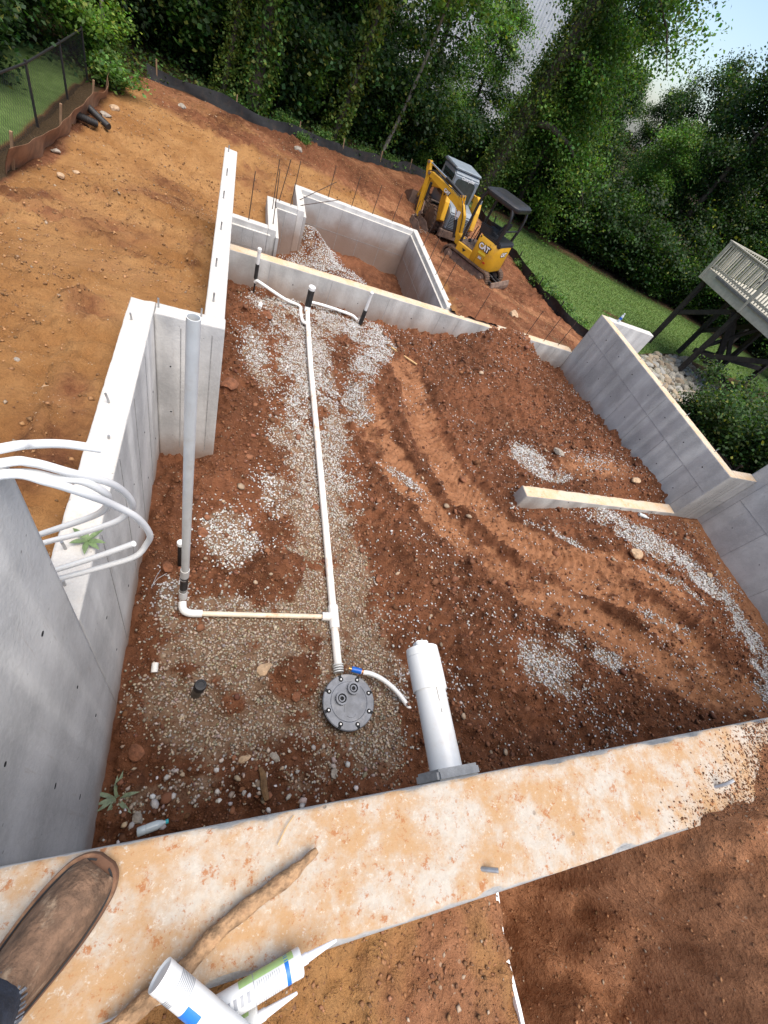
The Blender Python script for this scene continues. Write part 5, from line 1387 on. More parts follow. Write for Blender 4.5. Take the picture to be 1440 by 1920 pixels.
for sy in (1, -1):
    ya, yb = sorted((sy * .50, sy * .66))
    MB().prism([(-1.10, .62), (-.86, .50), (-.58, .98), (-.50, 1.38), (-.64, 1.46), (-.82, 1.40), (-.98, 1.10)], ya, yb, 'y').build('lift_arm_tower', M['cat_yellow'], ld, bevel=.015)
    MB().prism([(-1.0, .66), (-.90, .60), (-.78, .84), (-.86, .88)], ya - .004, yb + .004, 'y').build('tower_plate', M['cat_yellow'], ld)
    MB().box((-.86, ya + .02, 1.30), (-.845, yb - .02, 1.44)).build('tail_lamp', M['mach_grey'], ld)
    MB().prism(offset_bar([(-.70, 1.36), (-.2, 1.28), (.6, 1.05), (1.02, .78), (1.18, .42)], .075, .065), ya + .01, yb - .01, 'y').build('lift_arm', M['cat_yellow'], ld, bevel=.01)
    MB().tube([(-.72, sy * .47, .62), (-.25, sy * .47, 1.1)], .04, 10).build('lift_cylinder', M['mach_black'], ld, True)
    MB().lathe([(.045, -.012), (.045, .012)], (-.72, sy * .665, 1.22), 12, 'y').build('pivot_pin', M['mach_black'], ld)
MB().bar((1.14, -.6, .45), (1.14, .6, .45), .1, .12).build('arm_cross_tube', M['cat_yellow'], ld, bevel=.01)
bo = [(1.22, .55), (1.22, .12), (1.32, .02), (1.95, .0)]; bi = [(1.24, .54), (1.24, .13), (1.33, .04), (1.95, .015)]
bk = MB().prism(bo + bi[::-1], -.88, .88, 'y').build('loader_bucket', M['mud_steel'], ld)
for sy in (-.88, .86): MB().prism(bo + [(1.75, .32)], sy, sy + .02, 'y').build('bucket_side', M['mud_steel'], bk)

# ============================================================ raised deck at the right
M['deck_paint'] = simple('weathered_cream_paint', (.47, .44, .36), .75, var=.12, scale=6, dirt=(.25, .24, .19), dirt_amt=.4)
M['deck_under'] = simple('dark_stained_timber', (.035, .027, .022), .8, var=.3, scale=8, bmp=.3)
M['deck_ledger'] = simple('grey_ledger', (.16, .155, .15), .8, var=.2)  # even grey of the strip along the top of the fascia
DX, DY1, DY0, DZ = 16.35, 14.05, 5.5, 1.92
dk = thing('raised_deck', 'raised timber deck with cream railing on dark posts beyond the lawn', 'deck')
MB().box((DX, DY0, DZ), (DX + .05, DY1, DZ + .36)).build('fascia', M['deck_paint'], dk, bevel=.006)
MB().box((DX + .05, DY1 - .05, DZ), (DX + 4.5, DY1, DZ + .36)).build('end_fascia', M['deck_paint'], dk, bevel=.006)
MB().box((DX - .035, DY0, DZ + .285), (DX, DY1 - .6, DZ + .36)).build('ledger_strip', M['deck_ledger'], dk)
for k in range(31):
    MB().box((DX + .02 + k * .145, DY0, DZ + .36), (DX + .155 + k * .145, DY1 + .01, DZ + .385)).build('deck_board', M['deck_paint'], dk)
for k in range(18):
    MB().box((DX + .06, DY0 + .2 + k * .47, DZ + .1), (DX + 4.4, DY0 + .24 + k * .47, DZ + .355)).build('joist', M['deck_under'], dk)
RZ = DZ + .385
MB().box((DX - .05, DY0, RZ + .88), (DX + .09, DY1 + .05, RZ + .92)).build('rail_cap', M['deck_paint'], dk, bevel=.006)
MB().box((DX + .0, DY0, RZ + .80), (DX + .04, DY1, RZ + .875)).build('top_rail', M['deck_paint'], dk)
MB().box((DX + .0, DY0, RZ + .08), (DX + .04, DY1, RZ + .155)).build('bottom_rail', M['deck_paint'], dk)
bal = None
nb_ = int((DY1 - DY0) / .135)
for k in range(nb_):
    yy = DY1 - .12 - k * .135
    if bal is None:
        bal = MB().box((-.019, -.019, 0), (.019, .019, .86)).build('baluster', M['deck_paint'], dk, loc=(DX - .02, yy, RZ + .02))
    else:
        c = bal.copy(); COL.objects.link(c); c.parent = dk; c.location = (DX - .02, yy, RZ + .02)
for yy in (DY1 - .04, DY1 - 2.35, DY1 - 4.7):
    MB().box((DX - .055, yy - .045, DZ + .0), (DX - .045 + .09, yy + .045, RZ + .88)).build('rail_post', M['deck_paint'], dk, bevel=.005)
MB().box((DX, DY1 - .0 + .012, RZ + .88), (DX + 4.4, DY1 + .1, RZ + .92)).build('rail_cap', M['deck_paint'], dk)
for k in range(30):
    c = bal.copy(); COL.objects.link(c); c.parent = dk; c.location = (DX + .16 + k * .142, DY1 + .03, RZ + .02)
PT = DZ
def dpost(x_, y_, w=.16): MB().box((x_ - w / 2, y_ - w / 2, gz(x_, y_) - .2), (x_ + w / 2, y_ + w / 2, PT)).build('deck_post', M['deck_under'], dk, bevel=.008)
for (x_, y_) in ((16.55, 13.85), (16.55, 11.75), (16.55, 8.6), (18.5, 13.85), (18.5, 11.9), (20.6, 13.85), (20.6, 11.9)): dpost(x_, y_)
def dbar(p, q, w=.06, h=.17): MB().bar(p, q, w, h).build('brace', M['deck_under'], dk, bevel=.006)
dbar((16.6, 13.8, .7), (16.6, 11.9, PT - .05)); dbar((16.6, 11.75, .6), (18.5, 11.9, PT - .1)); dbar((18.5, 11.9, .3), (16.6, 11.8, PT - .2)); dbar((16.75, 11.7, .25), (18.5, 10.6, -.2), .1, .2)
dbar((16.5, 11.9, PT - .1), (18.3, 11.35, gz(18.3, 11.35) - .1), .1, .2); dbar((16.6, 12.0, .25), (20.6, 11.9, .45)); dbar((18.5, 13.8, .4), (18.5, 12, PT - .1)); dbar((16.6, 9.0, PT - .1), (16.6, 11.6, .3))
for yy in (13.85, 11.85, 8.6): MB().box((DX + .06, yy - .1, PT - .0), (DX + 4.4, yy - .02, PT + .098)).build('beam', M['deck_under'], dk)
tbk = thing('patio_table', 'dark round table top just showing above the deck railing', 'table', (17.35, 12.6, RZ))
MB().lathe([(.45, .98), (.46, 1.0), (.45, 1.02)], (0, 0, 0), 24).build('table_top', M['mach_black'], tbk, True)
for k in range(3):
    a = k * 2.09; MB().tube([(.28 * math.cos(a), .28 * math.sin(a), 0), (.05 * math.cos(a), .05 * math.sin(a), .5), (.2 * math.cos(a), .2 * math.sin(a), .98)], .018, 8).build('leg', M['mach_black'], tbk, True)

# ============================================================ fences
M['silt'] = simple('black_silt_fabric', (.016, .016, .017), .8, var=.35, scale=6, dirt=(.10, .06, .035), dirt_amt=.3, bmp=.2, bscale=30)
M['silt_muddy'] = simple('mud_coated_fabric', (.27, .15, .085), .95, var=.25, scale=5, dirt=(.05, .04, .03), dirt_amt=.3)
M['stake'] = simple('wooden_stake', (.26, .16, .09), .85, var=.2)
def silt_fence(label, pts, h, lean, material, every, top=None, seed=0, group='silt fences round the site'):
    P = smooth_path([(a, b, 0) for a, b in pts], 10)
    t = thing('silt_fence', label, 'silt fence', (0, 0, 0), group=group)
    m = MB(); acc = 0
    nr = 5
    for i, p in enumerate(P):
        d = (P[min(i + 1, len(P) - 1)] - P[max(i - 1, 0)]).normalized(); nrm = Vector((d.y, -d.x, 0))
        if i: acc += (p - P[i - 1]).length
        sag = .06 * abs(math.sin(acc * math.pi / every)) + .03 * math.sin(acc * 2.3 + seed)
        for s in (0, 1):
            for r_ in range(nr):
                t_ = r_ / (nr - 1)
                wv = .035 * math.sin(acc * 4.1 + t_ * 3 + seed) + .02 * math.sin(acc * 9 + seed)
                q = p + nrm * (lean * t_ + wv * (1 - t_ * .5) + s * .004)
                m.v.append((q.x, q.y, gz(p.x, p.y) - .05 + (h - sag) * t_))
    w_ = 2 * nr
    for i in range(len(P) - 1):
        for s in (0, 1):
            for r_ in range(nr - 1):
                a = i * w_ + s * nr + r_
                m.f.append((a, a + 1, a + 1 + w_, a + w_))
        a = i * w_
        m.f.append((a + nr - 1, a + 2 * nr - 1, a + w_ + 2 * nr - 1, a + w_ + nr - 1))
    m.build('fabric', material, t, True)
    acc = 0; nxt = .2
    for i in range(1, len(P)):
        acc += (P[i] - P[i - 1]).length
        if acc > nxt:
            nxt += every; p = P[i]; d = (P[i] - P[i - 1]).normalized(); nrm = Vector((d.y, -d.x, 0)) * -.03
            MB().bar((p.x + nrm.x, p.y + nrm.y, gz(p.x, p.y) - .2), (p.x + nrm.x + lean * .9 * d.y, p.y + nrm.y - lean * .9 * d.x, gz(p.x, p.y) + h + .08), .035, .03).build('stake', M['stake'] if seed % 2 else M['mach_black'], t)
    return t
silt_fence('low black silt fence along the back edge of the graded dirt', SILT_BACK[1:], .34, -.08, M['silt'], 1.9, seed=1)
silt_fence('black silt fence between the excavator dirt and the lawn', SILT_SIDE[:5], .38, .05, M['silt'], 1.6, seed=2)
silt_fence('black silt fence behind the right-hand foundation wall', SILT_SIDE[4:], .4, .05, M['silt'], 1.6, seed=4)
silt_fence('mud-coated silt fence along the foot of the chain-link fence', [(-2.78, 7.6), (-2.74, 9.0), (-2.70, 10.4), (-2.66, 11.6), (-2.62, 12.6), (-2.70, 13.6)], .36, .12, M['silt_muddy'], 2.1, seed=3)

cf = thing('chain_link_fence', 'black chain-link fence along the left edge of the dirt', 'fence')
FY0, FY1, FH = 5.5, 13.6, .78
def fxy(y_): return FENCE_X - .02 * math.sin(y_)
for yy in (5.5, 7.8, 9.9, 11.8, 13.6):
    MB().tube([(fxy(yy), yy, gz(fxy(yy), yy) - .2), (fxy(yy), yy, gz(fxy(yy), yy) + FH + .04)], .02, 10).build('post', M['mach_black'], cf, True)
for ya, yb in ((5.5, 7.8), (7.8, 9.9), (9.9, 11.8), (11.8, 13.6)):
    MB().tube([(fxy(ya), ya, gz(fxy(ya), ya) + FH), (fxy(yb), yb, gz(fxy(yb), yb) + FH)], .015, 8).build('top_rail', M['mach_black'], cf, True)
ms = MB(); stp = .075
n_ = int((FY1 - FY0 + FH) / stp)
for k in range(n_):
    for sg in (1, -1):
        u0 = FY0 - FH + k * stp if sg > 0 else FY0 + k * stp
        a = max(FY0, min(FY1, u0)); b = max(FY0, min(FY1, u0 + sg * FH))
        if abs(b - a) < .02: continue
        za, zb = abs(a - u0), abs(b - u0)
        ms.tube([(fxy(a), a, gz(fxy(a), a) + za), (fxy((a + b) / 2), (a + b) / 2, gz(fxy((a + b) / 2), (a + b) / 2) + (za + zb) / 2), (fxy(b), b, gz(fxy(b), b) + zb)], .0022, 3, False)
ms.build('wire_mesh', M['mach_black'], cf)['kind'] = 'stuff'
for i, (a, b, lb) in enumerate((((-2.66, 10.86), (-2.38, 11.05), 'shorter black corrugated pipe lying by the silt fence'), ((-2.58, 11.5), (-2.22, 11.2), 'longer black corrugated pipe end lying on the red dirt'))):
    m = MB(); A = Vector((a[0], a[1], gz(*a) + .12)); B = Vector((b[0], b[1], gz(*b) + .07)); n_ = 26
    pts = [A + (B - A) * (k / n_) for k in range(n_ + 1)]
    m.tube(pts, [.062 if k % 2 else .052 for k in range(n_ + 1)], 14)
    tag(m.build('corrugated_pipe', M['rubber'], smooth=True), lb, 'pipe', 'black corrugated pipes by the fence')
tag(MB().bar((10.75, 6.3, gz(10.75, 6.3) + .1), (10.75, 4.4, gz(10.75, 4.4) + .1), .2, .2).build('landscape_timber', simple('old_timber', (.2, .15, .1), .9, var=.3, scale=9, bmp=.4), bevel=.02), 'weathered timber lying behind the right-hand foundation wall', 'timber')

# riprap bank under the deck
rpb = thing('riprap_bank', 'bank of pale riprap stones below the deck beside the lawn', 'stones')
proto = []
for k in range(6):
    o = rock((0, 0, 0), 1.0, None, M['stone'], 500 + k, (1.15, .9, .62))
    tint = np.tile(np.array([[(.34, .31, .25), (.40, .37, .31), (.30, .24, .17), (.36, .35, .32), (.27, .26, .2), (.42, .34, .24)][k]]), (len(o.data.vertices), 1))
    a = o.data.attributes.new('tint', 'FLOAT_COLOR', 'POINT'); a.data.foreach_set('color', np.concatenate([tint, np.ones((len(tint), 1))], 1).astype(np.float32).ravel())
    proto.append(o.data); bpy.data.objects.remove(o)
RIP = [(12.2, 10.3), (14.0, 11.6), (16.0, 12.7), (18.6, 13.3), (18.8, 11.4), (16.6, 9.6), (14.2, 8.9), (12.4, 9.2)]
cnt = 0; tries = 0; used = []
while cnt < 290 and tries < 20000:
    tries += 1
    px, py = random.uniform(12, 18.8), random.uniform(8.8, 13.4)
    if not inside_poly(np.array([px]), np.array([py]), RIP)[0]: continue
    s = random.uniform(.16, .40)
    if any((px - a) ** 2 + (py - b) ** 2 < (.33 * (s + c)) ** 2 for a, b, c in used): continue
    used.append((px, py, s))
    o = link('stone', proto[cnt % 6], None, rpb, (px, py, gz(px, py) + s * .16 + .03)); o.scale = (s, s, s); o.rotation_euler = (random.uniform(-.3, .3), random.uniform(-.3, .3), random.uniform(0, 6.28))
    cnt += 1
x, y = scatter(2600, 12, 18.8, 8.7, 13.5)
ok = inside_poly(x, y, RIP); x, y = x[ok], y[ok]; sz = RNG.uniform(.08, .2, len(x))
me = pebbles('small_stones', np.stack([x, y, ground_z(x, y) + sz * .1], 1), sz, np.clip(np.array([[.34, .3, .24]]) * RNG.uniform(.5, 1.3, (len(x), 1)), 0, 1))
link('small_stones', me, M['stone'], rpb)['kind'] = 'stuff'
# ============================================================ vegetation
def leaf_cloud(name, P, size, tint, up=.6, rng=RNG, hang=0.0):
    """One folded leaf per point."""
    n = len(P)
    nrm = rng.normal(0, 1, (n, 3)); nrm[:, 2] = np.abs(nrm[:, 2]) + up
    nrm /= np.linalg.norm(nrm, axis=1)[:, None]
    d = rng.normal(0, 1, (n, 3)); d[:, 2] -= hang
    d -= nrm * (d * nrm).sum(1)[:, None]; d /= np.linalg.norm(d, axis=1)[:, None] + 1e-9
    s = np.cross(nrm, d)
    L = (size * rng.uniform(.7, 1.35, n))[:, None]; w = L * rng.uniform(.28, .42, n)[:, None]
    v = np.stack([P - d * L * .5, P + s * w + nrm * w * .25 + d * L * .05, P + d * L * .5, P - s * w + nrm * w * .25 + d * L * .05], 1)
    F = np.arange(n * 4).reshape(n, 4)
    return mesh_np(name, v.reshape(-1, 3), F, False, {'tint': np.repeat(tint, 4, 0)})

def greens(n, base, rng=RNG, spread=.35, yellow=.05):
    c = np.array([base]) * np.exp(rng.normal(0, spread, (n, 1)))
    c[:, 0] *= np.exp(rng.normal(0, .18, n))
    y_ = rng.uniform(0, 1, n) < yellow
    c[y_] = np.array([.24, .26, .05]) * rng.uniform(.6, 1.1, (y_.sum(), 1))
    return np.clip(c, .005, .5)

M['bark'] = simple('grey_brown_bark', (.075, .058, .044), .95, var=.45, scale=7, bmp=.9, bscale=18)
M['bark_pale'] = simple('pale_bark', (.23, .20, .16), .9, var=.3, scale=9, bmp=.5, bscale=20)

def tree_parts(seed, H, r0, base, spread, nlimb, per, lpc, leaf, col, lean=(0, 0), droop=.35, cl=.42, ivy=0, fork=False, ivy_col=(.085, .16, .03), cut=None):
    rng = np.random.default_rng(seed); rr2 = random.Random(seed)
    tm = MB()
    n = 12; axis_pts = []
    for i in range(n + 1):
        t = i / n
        axis_pts.append(Vector((lean[0] * t + .12 * math.sin(t * 5 + seed), lean[1] * t + .12 * math.cos(t * 4 + seed), H * .95 * t)))
    tm.tube([Vector((0, 0, -.35))] + axis_pts, [r0 * 1.5] + [r0 * (1 - .82 * (i / n)) for i in range(n + 1)], 9)
    pts = []
    def at(t):
        f = t * n; i = min(n - 1, int(f)); return axis_pts[i].lerp(axis_pts[i + 1], f - i)
    for k in range(nlimb):
        t = base + (1 - base) * (k + .5) / nlimb
        a = k * 2.4 + rr2.uniform(-.4, .4)
        ln = spread * (1 - .55 * ((t - base) / (1 - base)) ** 1.5) * rr2.uniform(.7, 1.15)
        o_ = at(t); d = Vector((math.cos(a), math.sin(a), 0))
        if cut is not None and d.x < -.1 and o_.z < 10: continue
        lp = [o_ + d * (ln * u) + Vector((0, 0, ln * (.42 * u - droop * u * u * 1.6))) for u in (0, .25, .5, .75, 1)]
        rl = r0 * (1 - .8 * t) * .45
        tm.tube(lp, [rl, rl * .8, rl * .55, rl * .35, rl * .12], 6)
        for j in range(per):
            u = .25 + .75 * (j + rr2.random()) / per
            f = u * 4; i = min(3, int(f)); c0 = lp[i].lerp(lp[i + 1], f - i)
            off = Vector((rr2.gauss(0, .3), rr2.gauss(0, .3), rr2.gauss(-.05, .18))) * (spread * .32)
            c1 = c0 + off
            if j % 2 == 0: tm.tube([c0, (c0 + c1) / 2 + Vector((0, 0, .05)), c1], [rl * .25, rl * .18, .006], 5)
            m_ = int(lpc * rr2.uniform(.6, 1.3))
            q = rng.normal(0, 1, (m_, 3)) * np.array([cl, cl, cl * .55]) + np.array(c1)
            pts.append(q)
    P = np.concatenate(pts) if pts else np.zeros((0, 3))
    clump = np.repeat(np.exp(rng.normal(0, .3, len(pts))), [len(p) for p in pts])[:, None] if pts else np.zeros((0, 1))
    if cut is not None:
        kp = cut(P); P, clump = P[kp], clump[kp]
    crown = leaf_cloud('crown', P, leaf, np.clip(greens(len(P), col, rng) * clump, .004, .5), .5, rng, .4) if len(P) else None
    ivm = None
    if ivy:
        m_ = ivy
        t = rng.uniform(0, 1, m_) ** 1.1 * .92; a = rng.uniform(0, 6.283, m_)
        ax = np.array([at(float(x_)) for x_ in np.linspace(0, 1, 60)])
        cpt = ax[(t * 59).astype(int)]
        lump = 1 + .8 * np.maximum(0, fbm(t * 9, a * .9, seed, 3)) + .5 * np.maximum(0, fbm(t * 22, a * 2, seed + 3, 2))
        rad = (r0 * (1 - .7 * t) + rng.uniform(.02, .24, m_)) * lump
        Pv = cpt + np.stack([np.cos(a) * rad, np.sin(a) * rad, rng.normal(0, .1, m_)], 1)
        ivm = leaf_cloud('ivy', Pv, .10, greens(m_, ivy_col, rng, .35, .1), .2, rng, .8)
    import bmesh
    me = bpy.data.meshes.new('trunk'); me.from_pydata(tm.v, [], tm.f); me.update()
    bm = bmesh.new(); bm.from_mesh(me); bmesh.ops.recalc_face_normals(bm, faces=bm.faces); bm.to_mesh(me); bm.free()
    me.polygons.foreach_set('use_smooth', np.ones(len(me.polygons), bool))
    return me, crown, ivm

def put_tree(parts, name, label, loc, rz=0, s=1.0, group=None, bark='bark', cat='tree', dz=-.05):
    t = thing(name, label, cat, (loc[0], loc[1], gz(loc[0], loc[1]) + dz), rz, group, s)
    link('trunk', parts[0], M[bark], t)
    if parts[1] is not None: link('crown', parts[1], M['leaf'], t)
    if parts[2] is not None: link('ivy', parts[2], M['leaf'], t)
    return t

G_BR, G_MD, G_DK = (.115, .215, .035), (.080, .165, .031), (.028, .064, .016)
T_A = tree_parts(1, 9.0, .17, .12, 2.6, 16, 8, 210, .125, G_MD)
T_B = tree_parts(2, 10.5, .2, .2, 3.0, 17, 8, 210, .13, G_DK)
T_C = tree_parts(3, 7.0, .12, .08, 2.2, 14, 7, 190, .115, G_BR)
T_D = tree_parts(4, 6.2, .12, .02, 2.3, 14, 7, 220, .12, G_DK, cl=.5)
T_IV1 = tree_parts(5, 9.0, .22, .45, 2.4, 10, 7, 140, .12, G_MD, lean=(.5, .1), ivy=9000)
T_IV2 = tree_parts(6, 8.0, .11, .5, 2.0, 8, 6, 130, .12, G_BR, lean=(.7, 0), ivy=4200, ivy_col=(.13, .19, .035))
T_THIN = tree_parts(7, 7.5, .07, .55, 1.8, 7, 6, 130, .11, G_MD, lean=(1.3, .1), ivy=900)
T_HERO = tree_parts(8, 13.0, .42, .24, 4.0, 22, 10, 230, .125, G_MD, lean=(2.2, -.2), droop=.5, cl=.5, cut=lambda P: ~((P[:, 0] < -.1 + .08 * P[:, 2]) & (P[:, 2] < 10.5)), ivy=15000, ivy_col=(.07, .12, .025))
T_BOUGH = tree_parts(9, 8.5, .16, .10, 3.0, 20, 9, 210, .12, (.12, .215, .04), droop=.55)
T_BARE = tree_parts(10, 4.6, .06, .35, 1.1, 8, 3, 6, .12, G_MD, droop=-.25)

def bush_parts(seed, H, W, n, leaf, col, stems=6):
    rng = np.random.default_rng(seed); rr2 = random.Random(seed)
    m = MB(); pts = []
    for k in range(stems):
        a = 6.283 * k / stems + rr2.uniform(-.4, .4); ln = rr2.uniform(.5, 1)
        tip = Vector((math.cos(a) * W * .75 * ln, math.sin(a) * W * .75 * ln, H * rr2.uniform(.55, 1.0)))
        m.tube([(0, 0, -.15), tip * .5 + Vector((0, 0, .1)), tip], [.022, .014, .005], 5)
        for j in range(7):
            u = rr2.uniform(.2, 1.05); c = tip * u + Vector((rr2.gauss(0, .22), rr2.gauss(0, .22), rr2.gauss(0, .18))) * W * .6
            if c.z < .05: c.z = rr2.uniform(.05, .4)
            pts.append(rng.normal(0, 1, (n // (stems * 7), 3)) * np.array([.24, .24, .13]) * W * .8 + np.array(c))
    P = np.concatenate(pts); P[:, 2] = np.maximum(P[:, 2], .03)
    clump = np.repeat(np.exp(rng.normal(0, .22, len(pts))), [len(p) for p in pts])[:, None]
    fo = leaf_cloud('foliage', P, leaf, np.clip(greens(len(P), col, rng) * clump, .004, .5), .6, rng, .3)
    me = bpy.data.meshes.new('stems'); me.from_pydata(m.v, [], m.f); me.update()
    return me, fo
B1 = bush_parts(21, 1.7, 1.0, 6500, .095, G_MD); B2 = bush_parts(22, 1.2, .9, 5000, .085, G_BR); B3 = bush_parts(23, 2.3, 1.3, 7500, .105, G_DK, 7); B4 = bush_parts(24, .55, .55, 1500, .075, (.11, .21, .05)); B5 = bush_parts(25, 1.6, 1.1, 9000, .075, (.042, .088, .02), 8)
def put_bush(parts, label, loc, rz=0, s=1.0, group=None, name='shrub'):
    t = thing(name, label, 'shrub', (loc[0], loc[1], gz(loc[0], loc[1]) - .03), rz, group, s)
    link('stems', parts[0], M['bark'], t); link('foliage', parts[1], M['leaf'], t)
    return t

put_tree(T_HERO, 'tree', 'huge ivy-covered leaning tree behind the loader', (10.1, 21.8), .0, 1.0)
put_tree(T_IV1, 'tree', 'thick ivy-clad trunk directly behind the back silt fence', (.45, 17.1), .3, 1.0)
put_tree(T_IV2, 'tree', 'slim trunk wrapped in yellow-green ivy right of the thick ivy-clad one', (3.05, 18.6), 0, 1.1)
put_tree(T_IV2, 'tree', 'thin ivy-wrapped trunk left of the thick ivy-clad one', (-.45, 17.1), 0.2, .75)
put_tree(T_THIN, 'tree', 'bare leaning young trunk left of the bright saplings', (5.0, 20.0), 0, 1.1, bark='bark_pale')
put_tree(T_BARE, 'tree', 'small nearly bare pale tree at the upper left corner of the dirt', (-3.15, 16.9), .5, 1.0, bark='bark_pale')
put_tree(T_C, 'tree', 'leafy bright tree overhanging the chain-link fence', (-4.5, 14.4), 1.0, .8)
put_tree(T_BOUGH, 'tree', 'light green drooping tree right of the huge ivy tree', (12.9, 22.9), .4, .92)
put_tree(T_A, 'tree', 'slender leafy tree between the young trees and the pale warehouse', (7.3, 24.6), 1.1, .85)
put_tree(T_C, 'tree', 'broad leafy tree at the top left corner of the picture', (-5.4, 12.9), 2.1, .75)
put_bush(B3, 'dark shrub under the tree at the top left corner', (-4.6, 12.4), 0, .8)
put_bush(B1, 'green shrub at the left edge behind the chain-link fence', (-6.0, 11.9), 1, 1.0)
put_tree(T_C, 'tree', 'young bright green tree beside the back silt fence end', (7.6, 22.3), 2.0, .42)
put_tree(T_C, 'tree', 'young bright green tree left of the one at the silt fence end', (6.1, 22.4), 3.6, .38)

rw_ = random.Random(5)
ORD = ['first', 'second', 'third', 'fourth', 'fifth', 'sixth', 'seventh', 'eighth', 'ninth', 'tenth', 'eleventh', 'twelfth', 'thirteenth', 'fourteenth', 'fifteenth', 'sixteenth', 'seventeenth', 'eighteenth']
def ranks(pts):
    az = [-math.atan2(p[1], p[0]) for p in pts]
    return [sorted(az).index(a) for a in az]
wood_l = [(-7.5, 12.5), (-6.4, 16.0), (-5.2, 18.5), (-2.6, 19.5), (-1.2, 21.0), (.8, 21.5), (2.0, 23.5), (3.9, 23.0), (4.6, 25.5), (-4.2, 22.5), (-.2, 25.0), (-8.5, 18.5), (2.8, 27.0), (-6.5, 24.5), (-2.5, 27.0)]
rk = ranks(wood_l)
for i, (a, b) in enumerate(wood_l):
    put_tree((T_A, T_B, T_A, T_D)[i % 4], 'tree', ORD[rk[i]] + ' tree from the left in the dense wood behind the silt fence', (a, b), rw_.uniform(0, 6.28), rw_.uniform(.8, 1.1), 'trees of the dense wood behind the silt fence')
wood_r = [(15.2, 25.4, .9), (17.6, 25.6, .70), (20.2, 24.2, .72), (21.0, 26.5, .72), (23.2, 23.4, 1.0), (25.0, 25.0, 1.1), (26.0, 20.8, .95), (28.0, 22.6, 1.1), (29.0, 17.6, 1.0), (31.0, 20.0, 1.2), (30.5, 14.6, 1.0), (33.0, 17.0, 1.2), (27.0, 13.0, .9), (33.5, 12.6, 1.1), (24.5, 28.5, .9), (29.5, 25.5, 1.2), (14.5, 27.0, .95)]
rk = ranks(wood_r)
for i, (a, b, s) in enumerate(wood_r):
    put_tree((T_B, T_D, T_A, T_D, T_B)[i % 5], 'tree', ORD[rk[i]] + ' tree from the left in the shady wood beyond the lawn', (a, b), rw_.uniform(0, 6.28), s, 'dark trees beyond the lawn')
far_r = [(17.0, 29.8, .72), (19.0, 28.8, .66), (11.4, 29.0, .75), (20.5, 37.0, .9), (24.0, 36.5, .85), (27.0, 35.0, .78), (30.0, 33.5, .74), (33.0, 32.0, .75), (36.5, 30.0, .85), (39.0, 26.5, .9), (41.0, 22.5, .95), (40.5, 18.0, .95)]
rk = ranks(far_r)
for i, (a, b, s) in enumerate(far_r):
    put_tree((T_A, T_B)[i % 2], 'tree', ORD[rk[i]] + ' tree from the left in the farthest row behind the shady wood', (a, b), rw_.uniform(0, 6.28), s, 'farthest trees beyond the lawn')
for i in range(34):
    t = i / 33; a = -7.5 + 16.6 * t; b = (17.9 if a < .5 else 17.9 + (a - .5) * .52) + rw_.uniform(.5, 2.6) + (1.0 if a < -3 else 0)
    put_bush((B1, B3, B2, B3)[i % 4], 'leafy shrub in the undergrowth behind the back silt fence', (a, b), rw_.uniform(0, 6.28), rw_.uniform(.8, 1.45), 'undergrowth behind the silt fence')
for i in range(26):
    t = i / 25; a = 11.3 + 17.5 * t; b = 22.9 - (a - 13) * .36 + rw_.uniform(.0, 1.2) + (.6 if a < 14 else 0)
    put_bush((B3, B3, B1)[i % 3], 'dark shrub at the edge of the wood beyond the lawn', (a, b), rw_.uniform(0, 6.28), rw_.uniform(.9, 1.6), 'dark shrubs beyond the lawn')
for i in range(9):
    put_bush((B1, B2, B3)[i % 3], 'shrub growing behind the chain-link fence', (-4.2 - rw_.uniform(0, 1.8), 9.8 + i * .75), rw_.uniform(0, 6.28), rw_.uniform(.6, 1.0), 'shrubs behind the chain-link fence')
put_bush(B2, 'light green tall weeds at the upper left corner of the dirt', (-3.05, 14.9), 0, .85); put_bush(B4, 'low weeds at the end of the mud-coated silt fence', (-2.55, 13.9), 0, 1.1)
put_bush(B5, 'big glossy shrub behind the right-hand wall, nearest the picture edge', (12.3, 6.1), .3, 1.15); put_bush(B5, 'glossy shrub right of the timber behind the right-hand wall', (13.0, 5.0), 1.3, 1.2); put_bush(B5, 'glossy shrub below the near corner of the deck', (14.6, 7.2), 2.3, 1.25); put_bush(B5, 'glossy shrub at the foot of the riprap bank', (13.0, 7.6), 4.0, .9)
put_bush(B1, 'green shrub just left of the deck railing', (20.6, 20.6), .6, 1.3); put_bush(B2, 'bright shrub behind the deck corner', (23.0, 19.9), 2.6, 1.6)
for i, (a, b, s) in enumerate(((10.55, 14.5, .8), (10.75, 13.6, .9), (11.2, 13.1, .75), (10.3, 15.6, .6), (11.4, 12.3, .7))):
    put_bush(B4, ('second farthest', 'middle', 'second nearest', 'farthest', 'nearest')[i] + ' pale green weed clump on the silt fence beside the lawn', (a, b), i, s, 'weed clumps on the lawn silt fence', 'weed_clump')
for i, (a, b, s) in enumerate(((-.1, 16.9, .7), (1.3, 17.2, .8), (2.6, 18.0, .7), (4.4, 19.0, .6), (5.5, 19.8, .6), (1.9, 16.85, .5))):
    put_bush(B4, ('leftmost', 'second', 'fourth', 'fifth', 'rightmost', 'third')[i] + (' small weed clump along the back silt fence' if i in (0, 4) else ' weed clump from the left along the back silt fence'), (a, b), i, s, 'weed clumps on the back silt fence', 'weed_clump')

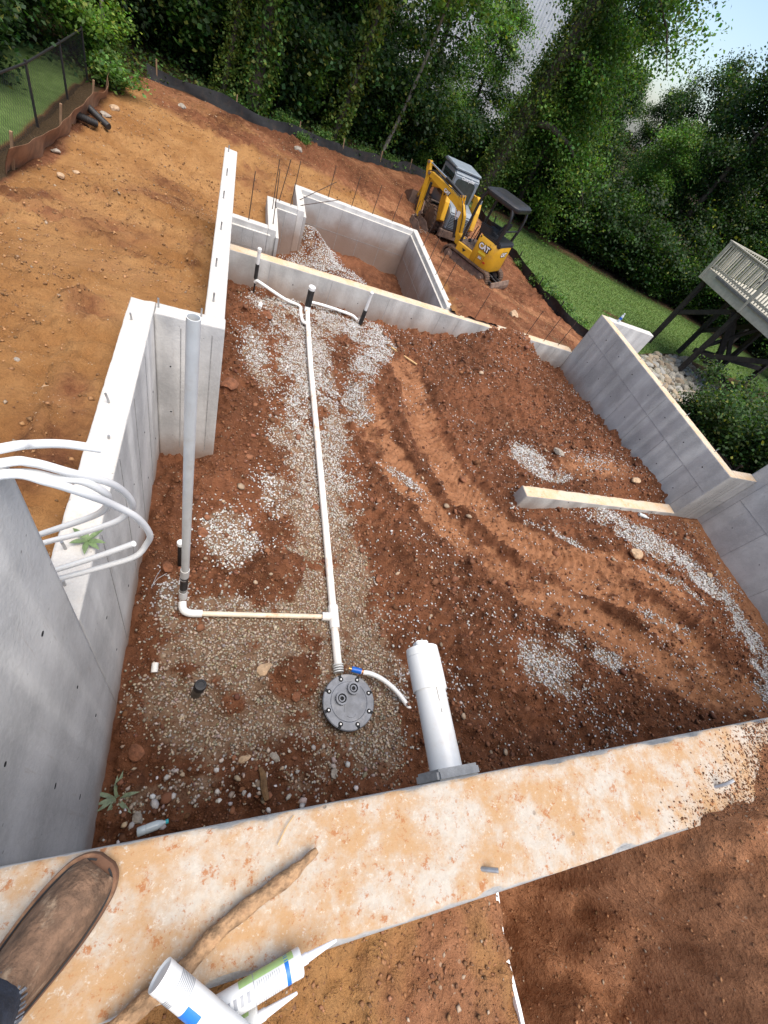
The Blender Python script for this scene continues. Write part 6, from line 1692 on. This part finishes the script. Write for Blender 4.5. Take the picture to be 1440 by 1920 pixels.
# lawn blades
x, y = scatter(150000, 9.6, 25, 11.4, 22.2)
ok = soft_in(x, y, LAWN_POLY, .05) > .5
x, y = x[ok][:52000], y[ok][:52000]; n = len(x); z = ground_z(x, y)
a = RNG.uniform(0, 6.283, n); h_ = RNG.uniform(.03, .075, n); w_ = .012
v = np.stack([np.stack([x - w_ * np.cos(a), y - w_ * np.sin(a), z - .005], 1), np.stack([x + w_ * np.cos(a), y + w_ * np.sin(a), z - .005], 1), np.stack([x + RNG.normal(0, .02, n), y + RNG.normal(0, .02, n), z + h_], 1)], 1)
stripe = 1 + .12 * np.sign(np.sin((x * .45 + y * .9) * 5.5))
me = mesh_np('lawn_grass', v.reshape(-1, 3), np.arange(n * 3).reshape(n, 3), False, {'tint': np.repeat(np.clip(greens(n, (.135, .215, .065), RNG, .25, .03) * stripe[:, None], 0, .5), 3, 0)})
tag(link('lawn_grass', me, M['leaf']), 'short mown green grass of the lawn behind the excavator', 'grass', kind='stuff')
# weeds and litter under the wood's edge
x, y = scatter(60000, -9, 14, 13.5, 26)
din = soft_in(x, y, DIRT_POLY, .1); lw = soft_in(x, y, LAWN_POLY, .1)
dd, _, _ = poly_dist(x, y, SILT_BACK)
ok = (din < .2) & (lw < .2) & (RNG.uniform(0, 1, len(x)) < np.exp(-dd / 3.0))
x, y = x[ok], y[ok]; n = len(x)
P = np.stack([x, y, ground_z(x, y) + RNG.uniform(.02, .35, n) ** 1.5], 1)
tag(link('ground_cover', leaf_cloud('ground_cover', P, .10, greens(n, (.05, .10, .025), RNG, .5, .08)), M['leaf']), 'low leafy ground cover under the edge of the wood', 'ground cover', kind='stuff')

# ============================================================ warehouse behind the trees, wires
M['siding'] = simple('pale_metal_siding', (.68, .69, .69), .5, .0, var=.06, scale=2, dirt=(.4, .4, .38), dirt_amt=.25)
wh = thing('warehouse', 'large pale warehouse with ribbed metal siding glimpsed through the trees', 'building', (15.5, 47.0, -1.2), R(-14))
for k in range(6):
    x0 = -5 + k * 2.5; m = MB(); poly = []
    nr = 10
    for j in range(nr):
        u = x0 + 2.5 * j / nr; p_ = 2.5 / nr
        poly += [(u, 0), (u + p_ * .55, 0), (u + p_ * .65, -.06), (u + p_ * .9, -.06)]
    poly += [(x0 + 2.495, 0), (x0 + 2.495, .1), (x0, .1)]
    m.prism(poly, 0.4, 12.0, 'z').build('siding_panel', M['siding'], wh)
MB().box((-5, .12, 0), (10, 24, 12.0)).build('building_shell', M['siding'], wh)
MB().box((-5.2, -.15, -.2), (10.2, .10, .39)).build('plinth', M['wall'], wh)
MB().box((-5.3, -.3, 12.002), (10.3, 24.2, 12.3)).build('roof_edge', M['mach_grey'], wh)
for i, (p, q, lb) in enumerate((((4, 60, 22.0), (70, 22, 17.0), 'upper power line crossing the patch of sky'), ((4, 61, 20.5), (70, 23, 15.6), 'lower power line crossing the patch of sky'))):
    A, B = Vector(p), Vector(q); n_ = 24
    pts = [A + (B - A) * (k / n_) - Vector((0, 0, 2.4 * math.sin(math.pi * k / n_))) for k in range(n_ + 1)]
    tag(MB().tube(pts, .02, 5).build('power_line', M['mach_black']), lb, 'wire', 'power lines')
